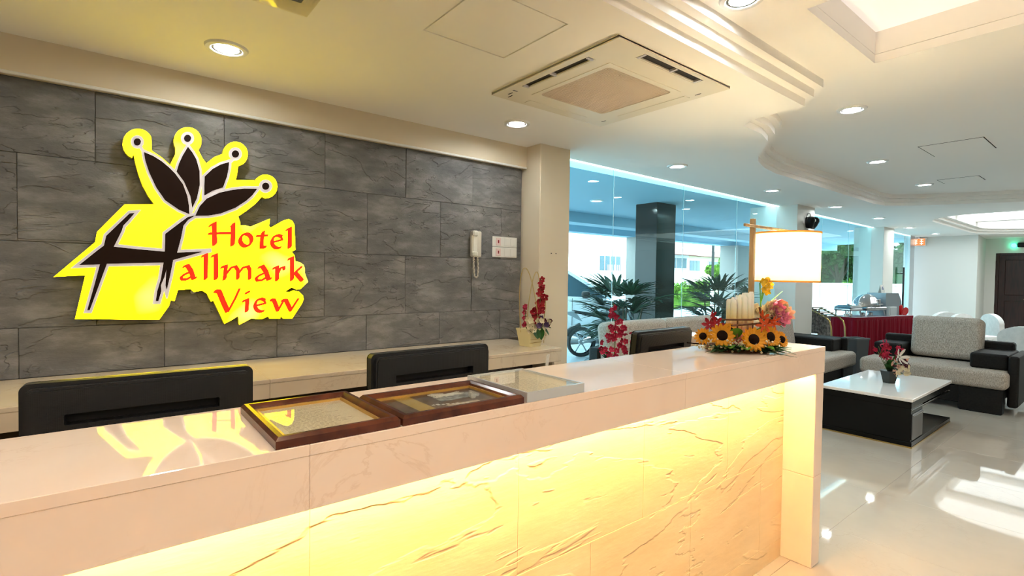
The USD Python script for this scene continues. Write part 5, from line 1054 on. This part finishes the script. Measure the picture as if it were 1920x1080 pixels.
# garden: hedges, trees, low white wall
m_leafb = noisy('leaf_bright', (.05, .13, .01), (.16, .26, .03), 3, .7, spec=.1)
m_leafd = noisy('leaf_tree', (.006, .028, .006), (.03, .085, .018), 2, .7, spec=.1)
m_bark = noisy('bark', (.016, .012, .008), (.04, .03, .02), 6, .95, spec=.1)
def leafcloud(n, blobs, size, seed):
    rg = np.random.default_rng(seed); out_v, out_f = [], []
    for k in range(n):
        c, r = blobs[rg.integers(len(blobs))]
        d = rg.normal(0, 1, 3); d /= np.linalg.norm(d)
        p = np.array(c) + d * np.array(r) * rg.random() ** .35
        a = rg.normal(0, 1, 3); a /= np.linalg.norm(a); b = np.cross(a, rg.normal(0, 1, 3)); b /= np.linalg.norm(b)
        s = size * rg.uniform(.6, 1.3)
        out_f.append([4 * k, 4 * k + 1, 4 * k + 2]); out_f.append([4 * k, 4 * k + 2, 4 * k + 3])
        out_v += [p - a * s, p + b * s * .45, p + a * s, p - b * s * .45]
    return trimesh.Trimesh(np.array(out_v), out_f, process=False)
def tree(loc, label, trunk_h, crown, size, n, seed, material):
    t = thing('garden_tree', label, 'tree', loc)
    obj('trunk', tube([(0, 0, 0), (.05, .02, trunk_h * .5), (0, 0, trunk_h)], [.22, .17, .12], 8), m_bark, t, smooth=40)
    obj('branch', cat([tube([(0, 0, trunk_h * .8), (c[0][0] * .7, c[0][1] * .7, c[0][2])], [.09, .03], 6) for c in crown]), m_bark, t)
    obj('foliage', leafcloud(n, crown, size, seed), material, t, kind='stuff')
rb = lambda s, w, h, z, n: [((np.random.default_rng(s + k).uniform(-w, w), np.random.default_rng(s + k + 50).uniform(-w, w), z + np.random.default_rng(s + k + 90).uniform(-h, h)), (w * .55, w * .55, h * .8)) for k in range(n)]
lw = thing('garden_wall', 'low white garden wall outside the second glass front', 'wall', (19.6, 10.4, -.169), math.atan2(-5.4, 6))
obj('wall', bx(0, 10, 0, .2, 0, 1.40), m_w, lw)
obj('coping', bx(-.05, 10.05, -.05, .25, 1.40, 1.48), m_w, lw)
tree((25.9, 8.8, -.169), 'bushy green tree with a dark trunk above the low garden wall', 1.9, rb(1, .8, .40, 2.55, 7), .12, 4600, 1, m_leafd)
tree((32.3, 10.0, -.169), 'tall green tree behind the low garden wall, right of the dark trunk', 1.8, rb(11, 1.2, .7, 2.6, 6), .16, 3600, 2, m_leafd)
tree((29.0, 11.3, -.169), 'leafy tree left of the dark trunk, partly behind the white pillar', 1.6, rb(21, 1.1, .7, 2.4, 5), .15, 3200, 3, m_leafd)
tree((37.5, 7.6, -.169), 'green tree seen through the glazed entrance door', 1.6, rb(31, 1.2, .7, 2.4, 5), .16, 3200, 4, m_leafd)
tree((32.6, 18.2, -.169), 'small bright tree in front of the cream house', 1.4, rb(41, .8, .45, 1.75, 5), .14, 2400, 5, m_leafb)
tree((24.5, 12.3, -.169), 'bright tree right of the taupe porch column', 1.3, rb(51, .9, .8, 1.9, 5), .15, 2400, 6, m_leafb)
def hedge(loc, w, h, label, m, seed, rz=0.0, size=.12):
    t = thing('garden_hedge', label, 'hedge', loc, rz)
    obj('foliage', leafcloud(int(900 * w), [((x, 0, h * .62), (.5, .5, h * (.30 + .14 * math.sin(2.3 * x)))) for x in np.arange(-w, w + .1, .5)], size, seed), m, t, kind='stuff')
    obj('core', rbox(-w, w, -.3, .3, .0, h * .55, .25, 2), m, t)
hedge((21.6, 15.2, -.169), 1.6, 1.3, 'bright clipped hedge behind the second palm', m_leafb, 71)
hedge((25.5, 15.6, -.169), 1.4, 1.5, 'bright clipped hedge at the foot of the cream house', m_leafb, 72)
hedge((27.4, 6.3, -.169), 2.6, 1.75, 'green hedge showing above the top of the low garden wall', m_leafb, 73, -.73)
hedge((42.5, 13.5, -.169), 5.0, 4.6, 'tall dark hedge closing the view behind the garden trees', m_leafd, 74, -.9, .26)
t = thing('street_post', 'thin dark street post in front of the cream house', 'post', (22.4, 12.9, -.169))
obj('pole', cyl((0, 0, 0), (0, 0, 4.6), .06, 10), M['dark'], t)
obj('base_sleeve', cyl((0, 0, 0), (0, 0, 1.5), .09, 12), M['white'], t)
